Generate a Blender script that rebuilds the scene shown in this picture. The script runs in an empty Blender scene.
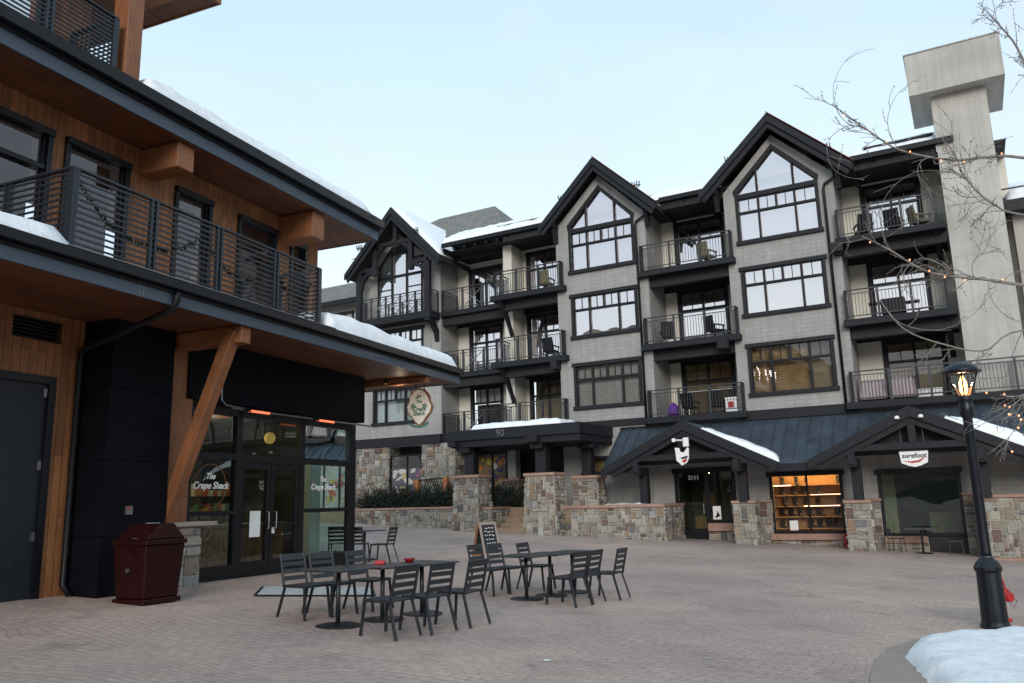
import bpy, bmesh, math, random
from mathutils import Vector, Matrix, noise as mnoise
RAD = math.radians
rnd = random.Random(11)
scene = bpy.context.scene
col = scene.collection

# ------------------------------------------------------------------ helpers
def smooth(t):
    t = max(0.0, min(1.0, t)); return t * t * (3 - 2 * t)

def ground_z(x, y):
    cx = max(-14, min(20, x)); cy = max(-5, min(45, y))
    return -.05 * cx + .01 * cy - .12 + .19 * smooth((y - 20) / 13)

def ident(u, n, z): return (u, n, z)
def wallspace(u, n, z): return (u, -n, z)          # u along a facade, n outwards, z up
SPACE = [wallspace]

class MB:
    """collects faces of one part"""
    def __init__(s, T=ident): s.T = T; s.v = []; s.f = []; s.uv = []; s.c = []
    def face(s, pts, uv=None, c=None):
        b = len(s.v); s.v += [s.T(*p) for p in pts]
        s.f.append(tuple(range(b, b + len(pts)))); s.uv.append(uv); s.c.append(c)
    def hexa(s, p, uvs=None, c=None):              # p: 4 bottom + 4 top points
        b = len(s.v); s.v += [s.T(*q) for q in p]
        for i, f in enumerate(((3, 2, 1, 0), (4, 5, 6, 7), (0, 1, 5, 4), (1, 2, 6, 5), (2, 3, 7, 6), (3, 0, 4, 7))):
            s.f.append(tuple(b + k for k in f)); s.uv.append(uvs[i] if uvs else None); s.c.append(c)
    def box(s, u0, u1, n0, n1, z0, z1, c=None):
        s.hexa([(u0, n0, z0), (u1, n0, z0), (u1, n1, z0), (u0, n1, z0), (u0, n0, z1), (u1, n0, z1), (u1, n1, z1), (u0, n1, z1)], c=c)
    def beam(s, p, q, w, h, up=(0, 0, 1), c=None):
        p = Vector(p); q = Vector(q); d = (q - p); L = d.length; d.normalize(); up = Vector(up)
        if abs(d.dot(up)) > .98: up = Vector((1, 0, 0))
        a = d.cross(up).normalized() * (w / 2); b = d.cross(a).normalized() * (h / 2)
        pts = [p - a - b, p + a - b, p + a + b, p - a + b, q - a - b, q + a - b, q + a + b, q - a + b]
        o = rnd.random() * 5
        def st(x): return [(o, 0), (o + x, 0), (o + x, L), (o, L)]
        s.hexa([tuple(x) for x in pts], [[(0, 0), (0, w), (h, w), (h, 0)]] * 2 + [st(w), st(h), st(w), st(h)], c)
    def prism(s, poly, n0, n1, c=None):            # poly in (u,z), extruded along n
        b = len(s.v); k = len(poly)
        s.v += [s.T(u, n0, z) for u, z in poly] + [s.T(u, n1, z) for u, z in poly]
        fs = [tuple(b + i for i in range(k)), tuple(b + k + i for i in reversed(range(k)))]
        fs += [(b + i, b + k + i, b + k + (i + 1) % k, b + (i + 1) % k) for i in range(k)]
        for f in fs: s.f.append(f); s.uv.append(None); s.c.append(c)
    def tube(s, pts, rad, seg=8, cap=True, c=None):
        pts = [Vector(p) for p in pts]; rad = rad if hasattr(rad, '__len__') else [rad] * len(pts)
        b = len(s.v); ref = None
        for i, p in enumerate(pts):
            d = (pts[min(i + 1, len(pts) - 1)] - pts[max(i - 1, 0)])
            if d.length < 1e-9: d = Vector((0, 0, 1))
            d.normalize()
            if ref is None: ref = Vector((0, 0, 1)) if abs(d.z) < .9 else Vector((1, 0, 0))
            a = d.cross(ref)
            if a.length < 1e-6: a = d.orthogonal()
            a.normalize(); e = a.cross(d).normalized(); ref = e
            for k in range(seg):
                t = 2 * math.pi * k / seg
                q = p + (a * math.cos(t) + e * math.sin(t)) * rad[i]; s.v.append(s.T(*q))
        for i in range(len(pts) - 1):
            for k in range(seg):
                s.f.append((b + i * seg + k, b + i * seg + (k + 1) % seg, b + (i + 1) * seg + (k + 1) % seg, b + (i + 1) * seg + k))
                s.uv.append(None); s.c.append(c)
        if cap:
            s.f.append(tuple(b + k for k in reversed(range(seg)))); s.uv.append(None); s.c.append(c)
            e = b + (len(pts) - 1) * seg
            s.f.append(tuple(e + k for k in range(seg))); s.uv.append(None); s.c.append(c)
    def lathe(s, prof, seg=20, at=(0, 0)):         # prof: (r,z)
        b = len(s.v)
        for r, z in prof:
            for k in range(seg):
                t = 2 * math.pi * k / seg; s.v.append(s.T(at[0] + r * math.cos(t), at[1] + r * math.sin(t), z))
        for i in range(len(prof) - 1):
            for k in range(seg):
                s.f.append((b + i * seg + k, b + i * seg + (k + 1) % seg, b + (i + 1) * seg + (k + 1) % seg, b + (i + 1) * seg + k))
                s.uv.append(None); s.c.append(None)
        s.f.append(tuple(b + k for k in reversed(range(seg)))); s.uv.append(None); s.c.append(None)
        e = b + (len(prof) - 1) * seg
        s.f.append(tuple(e + k for k in range(seg))); s.uv.append(None); s.c.append(None)
    def mesh(s, name, mat, smooth_=False, recalc=True):
        me = bpy.data.meshes.new(name); me.from_pydata([tuple(v) for v in s.v], [], s.f); me.update()
        if recalc:
            bm = bmesh.new(); bm.from_mesh(me); bmesh.ops.recalc_face_normals(bm, faces=bm.faces); bm.to_mesh(me); bm.free(); me.update()
        hasc = any(c is not None for c in s.c)
        if hasc: me.color_attributes.new('col', 'FLOAT_COLOR', 'CORNER')
        me.uv_layers.new(name='UVMap'); ul = me.uv_layers['UVMap']
        ca = me.color_attributes['col'] if hasc else None
        for p, uv, c in zip(me.polygons, s.uv, s.c):
            nx, ny, nz = (abs(x) for x in p.normal)
            for j, li in enumerate(p.loop_indices):
                vi = me.loops[li].vertex_index; co = me.vertices[vi].co
                if uv is not None:
                    k = [i for i, q in enumerate(s.f[p.index]) if q == vi]; w = uv[k[0]]
                elif nz >= nx and nz >= ny: w = (co.x, co.y)
                elif ny >= nx: w = (co.x, co.z)
                else: w = (co.y, co.z)
                ul.data[li].uv = w
                if ca: ca.data[li].color = (*(c or (.5, .5, .5)), 1)
        if smooth_:
            for p in me.polygons: p.use_smooth = True
        me.materials.append(mat)
        return me
    def build(s, name, mat, parent=None, smooth_=False, bevel=0, recalc=True, label=None):
        o = bpy.data.objects.new(name, s.mesh(name, mat, smooth_, recalc)); col.objects.link(o)
        if parent: o.parent = parent
        if bevel:
            m = o.modifiers.new('edge', 'BEVEL'); m.width = bevel; m.segments = 1; m.limit_method = 'ANGLE'; m.angle_limit = RAD(40)
        if label: o['label'] = label
        return o

def tag(o, label=None, cat=None, group=None, kind=None):
    if label: o['label'] = label
    if cat: o['category'] = cat
    if group: o['group'] = group
    if kind: o['kind'] = kind
    return o

def thing(name, label, cat, loc=(0, 0, 0), rz=0, group=None):
    o = bpy.data.objects.new(name, None); o.empty_display_size = .2; col.objects.link(o)
    o.location = loc; o.rotation_euler = (0, 0, rz)
    return tag(o, label, cat, group)

def dup(root, loc, rz, label=None):
    r = root.copy(); col.objects.link(r); r.location = loc; r.rotation_euler = (0, 0, rz)
    if label: r['label'] = label
    for ch in list(root.children):
        c = ch.copy(); col.objects.link(c); c.parent = r
        for g in list(ch.children):
            d = g.copy(); col.objects.link(d); d.parent = c
    return r

# ------------------------------------------------------------------ materials
def new_mat(name):
    m = bpy.data.materials.new(name); m.use_nodes = True; nt = m.node_tree
    return m, nt, nt.nodes['Principled BSDF']
def N(nt, kind, **kw):
    n = nt.nodes.new(kind)
    for k, v in kw.items():
        if k in n.inputs: n.inputs[k].default_value = v
        else: setattr(n, k, v)
    return n
def rgb(c): return (*c, 1)
def mixc(nt, fac, a, b, blend='MIX'):
    m = nt.nodes.new('ShaderNodeMix'); m.data_type = 'RGBA'; m.blend_type = blend
    for s, v in ((m.inputs[0], fac), (m.inputs[6], a), (m.inputs[7], b)):
        if hasattr(v, 'is_linked') or hasattr(v, 'links'): nt.links.new(v, s)
        else: s.default_value = v if not isinstance(v, tuple) else (rgb(v) if len(v) == 3 else v)
    return m.outputs[2]
def ramp(nt, src, lo, hi, a=0., b=1.):
    m = N(nt, 'ShaderNodeMapRange'); nt.links.new(src, m.inputs[0])
    for i, v in enumerate((lo, hi, a, b)): m.inputs[i + 1].default_value = v
    return m.outputs[0]
def bumpto(nt, bsdf, h, strength=.3, dist=.01):
    b = N(nt, 'ShaderNodeBump', Strength=strength, Distance=dist); nt.links.new(h, b.inputs['Height']); nt.links.new(b.outputs[0], bsdf.inputs['Normal']); return b

def plain(name, c, rough=.6, metal=0., var=.18, scale=6., bump=.12, spec=.5, coords='Object', stretch=None):
    m, nt, b = new_mat(name)
    tc = N(nt, 'ShaderNodeTexCoord'); src = tc.outputs[coords]
    if stretch:
        mp = N(nt, 'ShaderNodeMapping'); mp.inputs['Scale'].default_value = stretch; nt.links.new(src, mp.inputs[0]); src = mp.outputs[0]
    n1 = N(nt, 'ShaderNodeTexNoise', Scale=scale, Detail=6., Roughness=.6); nt.links.new(src, n1.inputs['Vector'])
    f = ramp(nt, n1.outputs['Fac'], .3, .7)
    nt.links.new(mixc(nt, f, tuple(x * (1 - var) for x in c), tuple(min(1, x * (1 + var)) for x in c)), b.inputs['Base Color'])
    b.inputs['Metallic'].default_value = metal; b.inputs['Specular IOR Level'].default_value = spec
    nt.links.new(ramp(nt, n1.outputs['Fac'], .25, .75, max(.02, rough - .12), min(1, rough + .12)), b.inputs['Roughness'])
    if bump:
        n2 = N(nt, 'ShaderNodeTexNoise', Scale=scale * 9, Detail=4.); nt.links.new(src, n2.inputs['Vector']); bumpto(nt, b, n2.outputs['Fac'], bump, .004)
    return m

def emit(name, c, s):
    m, nt, b = new_mat(name); b.inputs['Base Color'].default_value = rgb(tuple(x * .6 for x in c)); b.inputs['Emission Color'].default_value = rgb(c); b.inputs['Emission Strength'].default_value = s
    return m

def bricks(name, c1, c2, mortar, bw, rh, ms, rough=.8, swap=False, rot=0., offset=.5, var=.15, bump=.5, big=None, squash=None, noise_s=3., distort=0.):
    m, nt, b = new_mat(name)
    uv = N(nt, 'ShaderNodeUVMap'); src = uv.outputs[0]
    if swap:
        sp = N(nt, 'ShaderNodeSeparateXYZ'); cb = N(nt, 'ShaderNodeCombineXYZ'); nt.links.new(src, sp.inputs[0]); nt.links.new(sp.outputs[0], cb.inputs[1]); nt.links.new(sp.outputs[1], cb.inputs[0]); src = cb.outputs[0]
    if rot:
        mp = N(nt, 'ShaderNodeMapping'); mp.inputs['Rotation'].default_value[2] = rot; nt.links.new(src, mp.inputs[0]); src = mp.outputs[0]
    if distort:
        dn = N(nt, 'ShaderNodeTexNoise', Scale=.35, Detail=1.); nt.links.new(src, dn.inputs['Vector'])
        va = N(nt, 'ShaderNodeVectorMath', operation='SCALE'); nt.links.new(dn.outputs['Color'], va.inputs[0]); va.inputs['Scale'].default_value = distort
        vb = N(nt, 'ShaderNodeVectorMath', operation='ADD'); nt.links.new(src, vb.inputs[0]); nt.links.new(va.outputs[0], vb.inputs[1]); src = vb.outputs[0]
    bt = N(nt, 'ShaderNodeTexBrick', Scale=1.); bt.offset = offset
    bt.inputs['Color1'].default_value = rgb(c1); bt.inputs['Color2'].default_value = rgb(c2); bt.inputs['Mortar'].default_value = rgb(mortar)
    bt.inputs['Mortar Size'].default_value = ms; bt.inputs['Brick Width'].default_value = bw; bt.inputs['Row Height'].default_value = rh; bt.inputs['Mortar Smooth'].default_value = .2
    nt.links.new(src, bt.inputs['Vector'])
    n1 = N(nt, 'ShaderNodeTexNoise', Scale=noise_s, Detail=7., Roughness=.65); nt.links.new(uv.outputs[0], n1.inputs['Vector'])
    c = mixc(nt, 1., bt.outputs['Color'], mixc(nt, ramp(nt, n1.outputs['Fac'], .25, .75), (1 - var,) * 3, (1 + var,) * 3), 'MULTIPLY')
    if big:
        n2 = N(nt, 'ShaderNodeTexNoise', Scale=big[0], Detail=5., Roughness=.6); nt.links.new(uv.outputs[0], n2.inputs['Vector'])
        c = mixc(nt, 1., c, mixc(nt, ramp(nt, n2.outputs['Fac'], .35, .65), big[1], big[2]), 'MULTIPLY')
    if 'shingle' in name or 'stucco' in name:           # rain streaks
        mp2 = N(nt, 'ShaderNodeMapping'); mp2.inputs['Scale'].default_value = (2.6, .16, 1); nt.links.new(uv.outputs[0], mp2.inputs[0])
        n4 = N(nt, 'ShaderNodeTexNoise', Scale=1.6, Detail=6., Roughness=.6); nt.links.new(mp2.outputs[0], n4.inputs['Vector'])
        c = mixc(nt, 1., c, mixc(nt, ramp(nt, n4.outputs['Fac'], .32, .62), (.86, .85, .83), (1.03, 1.03, 1.03)), 'MULTIPLY')
    nt.links.new(c, b.inputs['Base Color']); b.inputs['Roughness'].default_value = rough
    nm = N(nt, 'ShaderNodeMath', operation='MULTIPLY_ADD'); nt.links.new(n1.outputs['Fac'], nm.inputs[0]); nm.inputs[1].default_value = .35
    inv = N(nt, 'ShaderNodeMath', operation='SUBTRACT'); inv.inputs[0].default_value = 1.; nt.links.new(bt.outputs['Fac'], inv.inputs[1]); nt.links.new(inv.outputs[0], nm.inputs[2])
    bumpto(nt, b, nm.outputs[0], bump, .008)
    return m

def wood(name, c, rough=.55, planks=None, swap=False, var=.35):
    """grain runs along UV.y (UV.x when swapped)"""
    m, nt, b = new_mat(name)
    uv = N(nt, 'ShaderNodeUVMap'); sp = N(nt, 'ShaderNodeSeparateXYZ'); nt.links.new(uv.outputs[0], sp.inputs[0])
    a, l = (sp.outputs[1], sp.outputs[0]) if swap else (sp.outputs[0], sp.outputs[1])
    cb = N(nt, 'ShaderNodeCombineXYZ'); nt.links.new(l, cb.inputs[0]); nt.links.new(a, cb.inputs[1])
    mp = N(nt, 'ShaderNodeMapping'); mp.inputs['Scale'].default_value = (1.2, 16, 1); nt.links.new(cb.outputs[0], mp.inputs[0])
    g = N(nt, 'ShaderNodeTexNoise', Scale=2.2, Detail=8., Roughness=.65, Distortion=.6); nt.links.new(mp.outputs[0], g.inputs['Vector'])
    k = N(nt, 'ShaderNodeTexNoise', Scale=1.3, Detail=3.); nt.links.new(cb.outputs[0], k.inputs['Vector'])
    col_ = mixc(nt, ramp(nt, g.outputs['Fac'], .3, .7), tuple(x * (1 - var) for x in c), tuple(x * (1 + var) for x in c))
    col_ = mixc(nt, 1., col_, mixc(nt, ramp(nt, k.outputs['Fac'], .3, .7), (.8, .76, .72), (1.15, 1.12, 1.1)), 'MULTIPLY')
    h = g.outputs['Fac']
    if planks:
        bt = N(nt, 'ShaderNodeTexBrick', Scale=1.); bt.offset = .37
        bt.inputs['Color1'].default_value = (.78, .76, .74, 1); bt.inputs['Color2'].default_value = (1.18, 1.15, 1.12, 1); bt.inputs['Mortar'].default_value = (.18, .15, .13, 1)
        bt.inputs['Mortar Size'].default_value = .005; bt.inputs['Brick Width'].default_value = planks[1]; bt.inputs['Row Height'].default_value = planks[0]
        nt.links.new(cb.outputs[0], bt.inputs['Vector']); col_ = mixc(nt, 1., col_, bt.outputs['Color'], 'MULTIPLY')
        inv = N(nt, 'ShaderNodeMath', operation='SUBTRACT'); nt.links.new(g.outputs['Fac'], inv.inputs[0]); nt.links.new(bt.outputs['Fac'], inv.inputs[1]); h = inv.outputs[0]
    nt.links.new(col_, b.inputs['Base Color']); b.inputs['Roughness'].default_value = rough; bumpto(nt, b, h, .25, .005)
    return m

def stone_mat(name):
    m, nt, b = new_mat(name)
    at = N(nt, 'ShaderNodeAttribute', attribute_name='col'); tc = N(nt, 'ShaderNodeTexCoord')
    n1 = N(nt, 'ShaderNodeTexNoise', Scale=14., Detail=8., Roughness=.7); nt.links.new(tc.outputs['Object'], n1.inputs['Vector'])
    nt.links.new(mixc(nt, 1., at.outputs['Color'], mixc(nt, ramp(nt, n1.outputs['Fac'], .3, .7), (.62, .62, .64), (1.3, 1.27, 1.22)), 'MULTIPLY'), b.inputs['Base Color'])
    b.inputs['Roughness'].default_value = .85; bumpto(nt, b, n1.outputs['Fac'], .6, .02)
    return m

def attr_mat(name, rough=.6):
    m, nt, b = new_mat(name); at = N(nt, 'ShaderNodeAttribute', attribute_name='col'); nt.links.new(at.outputs['Color'], b.inputs['Base Color']); b.inputs['Roughness'].default_value = rough
    return m

def glass(name, tint, gloss, refl=(.9, .92, .95), wav=.012, rough=.01):
    m, nt, b = new_mat(name); nt.nodes.remove(b); out = nt.nodes['Material Output']
    tr = N(nt, 'ShaderNodeBsdfTransparent', Color=rgb(tint)); gl = N(nt, 'ShaderNodeBsdfGlossy', Color=rgb(refl), Roughness=rough)
    tc = N(nt, 'ShaderNodeTexCoord'); n1 = N(nt, 'ShaderNodeTexNoise', Scale=1.1, Detail=1.); nt.links.new(tc.outputs['Object'], n1.inputs['Vector'])
    bp = N(nt, 'ShaderNodeBump', Strength=1., Distance=wav); nt.links.new(n1.outputs['Fac'], bp.inputs['Height']); nt.links.new(bp.outputs[0], gl.inputs['Normal'])
    fr = N(nt, 'ShaderNodeFresnel', IOR=1.5); ad = N(nt, 'ShaderNodeMath', operation='ADD', use_clamp=True); nt.links.new(fr.outputs[0], ad.inputs[0]); ad.inputs[1].default_value = gloss
    mx = N(nt, 'ShaderNodeMixShader'); nt.links.new(ad.outputs[0], mx.inputs[0]); nt.links.new(tr.outputs[0], mx.inputs[1]); nt.links.new(gl.outputs[0], mx.inputs[2]); nt.links.new(mx.outputs[0], out.inputs[0])
    return m

def snow_mat(name, grit=0):
    m, nt, b = new_mat(name); b.inputs['Base Color'].default_value = (.86, .88, .91, 1); b.inputs['Roughness'].default_value = .75; b.inputs['Specular IOR Level'].default_value = .3
    tc = N(nt, 'ShaderNodeTexCoord'); n1 = N(nt, 'ShaderNodeTexNoise', Scale=5., Detail=9., Roughness=.62); nt.links.new(tc.outputs['Object'], n1.inputs['Vector'])
    nt.links.new(mixc(nt, ramp(nt, n1.outputs['Fac'], .3, .62), (.74, .76, .8), (.88, .895, .92)), b.inputs['Base Color'])
    if grit:
        n2 = N(nt, 'ShaderNodeTexNoise', Scale=38., Detail=5., Roughness=.7); nt.links.new(tc.outputs['Object'], n2.inputs['Vector'])
        n3 = N(nt, 'ShaderNodeTexNoise', Scale=1.7, Detail=4.); nt.links.new(tc.outputs['Object'], n3.inputs['Vector'])
        g = N(nt, 'ShaderNodeMath', operation='MULTIPLY'); nt.links.new(ramp(nt, n2.outputs['Fac'], .60, .70), g.inputs[0]); nt.links.new(ramp(nt, n3.outputs['Fac'], .42, .66, .12, .75), g.inputs[1])
        src = b.inputs['Base Color'].links[0].from_socket; nt.links.new(mixc(nt, g.outputs[0], src, (.33, .30, .27)), b.inputs['Base Color'])
        ad = N(nt, 'ShaderNodeMath', operation='MULTIPLY_ADD'); nt.links.new(n2.outputs['Fac'], ad.inputs[0]); ad.inputs[1].default_value = .35; nt.links.new(n1.outputs['Fac'], ad.inputs[2]); bumpto(nt, b, ad.outputs[0], .8, .05)
        return m
    bumpto(nt, b, n1.outputs['Fac'], .55, .06)
    return m

MT = {}
MT['shingle'] = bricks('grey_shingle', (.300, .296, .288), (.335, .330, .320), (.195, .192, .187), .34, .165, .005, .8, var=.08, bump=.45, noise_s=1.2, big=(.25, (.94, .94, .95), (1.05, 1.05, 1.04)))
MT['cream'] = bricks('cream_board', (.60, .58, .51), (.63, .605, .535), (.45, .43, .39), .6, 40., .004, .75, var=.06, bump=.3, noise_s=.8)
MT['stucco'] = bricks('pale_stucco', (.45, .44, .41), (.465, .455, .425), (.35, .34, .315), 1.9, 2.0, .010, .85, var=.1, bump=.4, noise_s=.6, big=(.5, (.86, .86, .86), (1.06, 1.05, 1.04)))
MT['trim'] = plain('charcoal_trim', (.0115, .012, .016), .6, var=.2, spec=.3)
MT['slab'] = plain('charcoal_slab', (.0115, .013, .017), .65, var=.25, scale=2., spec=.3)
MT['iron'] = plain('grey_iron', (.045, .047, .052), .5, .4, var=.15)
MT['roofdark'] = plain('dark_roof', (.020, .021, .024), .7, var=.2)
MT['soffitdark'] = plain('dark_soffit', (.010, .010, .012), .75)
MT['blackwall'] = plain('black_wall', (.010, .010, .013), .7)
MT['porchdark'] = plain('porch_dark', (.025, .025, .028), .8)
MT['standing'] = plain('blue_black_metal', (.055, .072, .092), .45, .35, var=.22, scale=1.5)
MT['redcap'] = plain('copper_edge', (.16, .05, .035), .6)
MT['tile'] = bricks('grey_roof_tile', (.15, .145, .13), (.20, .19, .17), (.07, .07, .065), .3, .22, .012, .85, var=.3, bump=.8)
MT['stone'] = stone_mat('ashlar_stone')
MT['capstone'] = plain('salmon_capstone', (.32, .195, .15), .8, var=.22, scale=5., bump=.4)
MT['step'] = plain('tan_step', (.27, .19, .13), .85, var=.15, scale=3., bump=.3)
MT['snow'] = snow_mat('snow'); MT['old_snow'] = snow_mat('old_snow', 1)
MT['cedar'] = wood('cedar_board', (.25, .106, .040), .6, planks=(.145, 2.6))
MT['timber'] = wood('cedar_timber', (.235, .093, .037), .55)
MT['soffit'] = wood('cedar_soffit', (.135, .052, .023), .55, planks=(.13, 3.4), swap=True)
MT['fascia'] = plain('slate_fascia', (.055, .075, .105), .5, var=.12, scale=1.2, stretch=(.3, 1, 3))
MT['gutter'] = plain('black_gutter', (.008, .009, .012), .45, var=.2, spec=.25)
MT['navy'] = plain('navy_panel', (.0055, .0056, .0085), .6, spec=.06, var=.3, scale=1.5)
MT['door'] = plain('charcoal_door', (.014, .017, .024), .5, var=.12, spec=.3)
MT['frame'] = plain('black_frame', (.006, .007, .010), .4, var=.2, spec=.3)
MT['railmetal'] = plain('slate_rail', (.030, .036, .046), .4, .45, var=.15)
MT['chair'] = plain('chair_metal', (.026, .029, .035), .42, .3, var=.2)
MT['tabletop'] = plain('table_metal', (.040, .045, .050), .34, .3, var=.2)
MT['glass_up'] = glass('coated_glass', (.80, .79, .81), .60, (1., .93, .945), .003)
MT['glass_mid'] = glass('half_coated_glass', (.88, .88, .88), .05, (.95, .92, .94), .004)
MT['glass_shop'] = glass('shop_glass', (.74, .88, .84), .05, (.85, .95, .93), .004)
MT['glass_show'] = glass('display_glass', (.9, .92, .92), .0, (.9, .9, .9), .003)
MT['curtain'] = plain('white_curtain', (.72, .70, .69), .9, var=.08, scale=2., stretch=(6, 1, .3))
MT['tealcurtain'] = plain('pale_curtain', (.42, .52, .52), .9, var=.1)
MT['blind'] = bricks('woven_blind', (.34, .24, .10), (.26, .19, .09), (.10, .07, .03), 1.1, .085, .014, .9, var=.3, bump=.4)
MT['khaki'] = plain('khaki_blind', (.21, .18, .11), .9, var=.15)
MT['roomdark'] = plain('room_dark', (.02, .02, .022), .9)
MT['roomwarm'] = plain('room_warm', (.12, .085, .05), .9)
MT['black_iron'] = plain('black_lamp_iron', (.008, .010, .016), .38, .3, var=.2)
MT['red'] = plain('hydrant_red', (.42, .022, .022), .4, var=.2)
MT['maroon'] = plain('maroon_steel', (.019, .0034, .0036), .5, .0, spec=.15, var=.2)
MT['white'] = plain('white_board', (.75, .75, .74), .5, var=.04)
MT['attr'] = attr_mat('printed')
MT['chalk'] = plain('chalkboard', (.015, .017, .02), .8, var=.4)
MT['oak'] = wood('sign_wood', (.30, .14, .07), .6)
MT['bark'] = plain('bark', (.22, .195, .175), .85, var=.3, scale=12., bump=.5)
MT['juniper'] = plain('juniper', (.012, .021, .012), .8, var=.45, scale=8., bump=0)
MT['garland'] = plain('garland', (.014, .022, .012), .9, var=.3)
MT['bulb'] = emit('bulb_glow', (1., .34, .15), 1.3)
MT['lampglow'] = emit('lamp_glow', (1., .42, .13), 4.)
MT['heat'] = emit('heater_glow', (1., .19, .08), .6)
MT['strip'] = emit('shelf_strip', (1., .55, .35), 3.)
MT['pendant'] = emit('pendant_glow', (.8, .5, .12), .16)
MT['shelf'] = plain('amber_shelf', (.38, .19, .06), .6, var=.2)
MT['boot'] = plain('dark_boot', (.020, .017, .018), .45, var=.5)
MT['concrete'] = plain('kerb_concrete', (.29, .235, .205), .85, var=.12, scale=4., bump=.3)
MT['mat'] = plain('grey_mat', (.42, .44, .45), .8)
MT['orangepost'] = plain('orange_post', (.36, .13, .045), .7)
MT['cover'] = bricks('striped_cover', (.42, .36, .36), (.44, .38, .38), (.25, .17, .18), 9., .12, .02, .9, swap=True, var=.1, bump=.1)
MT['purple'] = plain('purple_cloth', (.12, .03, .28), .8)
MT['steel'] = plain('grey_steel', (.20, .20, .21), .35, .8)
MT['green'] = plain('sign_green', (.05, .19, .14), .5)
MT['signgold'] = plain('sign_brown', (.28, .13, .05), .5)
MT['signcream'] = plain('sign_cream', (.84, .81, .72), .55, var=.08)

# paving: herringbone-like concrete pavers
def paver():
    m = bricks('concrete_paver', (.420, .316, .274), (.468, .354, .308), (.295, .224, .196), .24, .12, .0075, .8, rot=RAD(33), var=.22, bump=.5, noise_s=11., big=(.20, (.74, .75, .79), (1.12, 1.10, 1.05)), distort=1.5)
    nt = m.node_tree; b = nt.nodes['Principled BSDF']
    uv = N(nt, 'ShaderNodeUVMap'); n = N(nt, 'ShaderNodeTexNoise', Scale=.9, Detail=9., Roughness=.72, Distortion=.8); nt.links.new(uv.outputs[0], n.inputs['Vector'])
    src = b.inputs['Base Color'].links[0].from_socket
    c = mixc(nt, ramp(nt, n.outputs['Fac'], .52, .72, 0, .6), src, (.14, .112, .102))
    n2 = N(nt, 'ShaderNodeTexNoise', Scale=30., Detail=3.); nt.links.new(uv.outputs[0], n2.inputs['Vector'])
    c = mixc(nt, ramp(nt, n2.outputs['Fac'], .66, .72, 0, .5), c, (.11, .092, .085))
    nt.links.new(c, b.inputs['Base Color'])
    nt.links.new(ramp(nt, n.outputs['Fac'], .3, .7, .88, .62), b.inputs['Roughness'])
    return m
MT['paver'] = paver()

# ------------------------------------------------------------------ shared builders
STONES = [(.27, .25, .215), (.30, .275, .235), (.22, .21, .20), (.32, .305, .275), (.235, .19, .145), (.24, .17, .11), (.13, .085, .075), (.165, .12, .10), (.17, .168, .168), (.34, .32, .275), (.26, .23, .18), (.12, .115, .11), (.19, .15, .12), (.29, .285, .27), (.24, .225, .2), (.28, .26, .22), (.25, .235, .205), (.21, .195, .175)]
def stone_quad(mb, bl, br, tr, tl, out, cell=.14):
    """random ashlar of raised stones over the quad; out = outward unit vector"""
    bl, br, tr, tl, out = (Vector(x) for x in (bl, br, tr, tl, out))
    w = (br - bl).length; h = (tl - bl).length
    nc = max(1, round(w / cell)); nr = max(1, round(h / cell))
    P = lambda s, t, d=0: tuple((bl * (1 - s) + br * s) * (1 - t) + (tl * (1 - s) + tr * s) * t + out * d)
    mb.face([P(0, 0), P(1, 0), P(1, 1), P(0, 1)], c=(.40, .375, .325))
    used = [[False] * nc for _ in range(nr)]
    for r in range(nr):
        for c in range(nc):
            if used[r][c]: continue
            ww, hh = rnd.choice([(1, 1), (2, 1), (2, 2), (1, 2), (2, 1), (3, 2), (2, 2), (1, 1), (3, 1), (2, 3)])
            ww = min(ww, nc - c); hh = min(hh, nr - r)
            while any(used[r][c + k] for k in range(ww)): ww -= 1
            for a in range(hh):
                for k in range(ww): used[r + a][c + k] = True
            m = .013; e = .014; d = rnd.uniform(.02, .07)
            j = lambda: rnd.uniform(-.006, .006)
            s0, s1 = c / nc + (m + j()) / w, (c + ww) / nc - (m + j()) / w; t0, t1 = r / nr + (m + j()) / h, (r + hh) / nr - (m + j()) / h
            es, et = e / w, e / h
            lo = [P(s0, t0), P(s1, t0), P(s1, t1), P(s0, t1)]; hi = [P(s0 + es, t0 + et, d), P(s1 - es, t0 + et, d), P(s1 - es, t1 - et, d), P(s0 + es, t1 - et, d)]
            k = rnd.choice(STONES); f = rnd.uniform(.8, 1.2); k = tuple(x * f for x in k)
            mb.face(hi, c=k)
            for i in range(4): mb.face([lo[i], lo[(i + 1) % 4], hi[(i + 1) % 4], hi[i]], c=k)

def stone_box(mb, u0, u1, n0, n1, z0, z1, taper=0., sides='fblr', cell=.14, zb=None):
    t = taper
    B = [(u0, n1, z0), (u1, n1, z0), (u1, n0, z0), (u0, n0, z0)]
    T = [(u0 + t, n1 - t, z1), (u1 - t, n1 - t, z1), (u1 - t, n0 + t, z1), (u0 + t, n0 + t, z1)]
    for k, i, o in (('f', 0, (0, 1, 0)), ('r', 1, (1, 0, 0)), ('b', 2, (0, -1, 0)), ('l', 3, (-1, 0, 0))):
        if k in sides: stone_quad(mb, B[i], B[(i + 1) % 4], T[(i + 1) % 4], T[i], o, cell)

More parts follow.
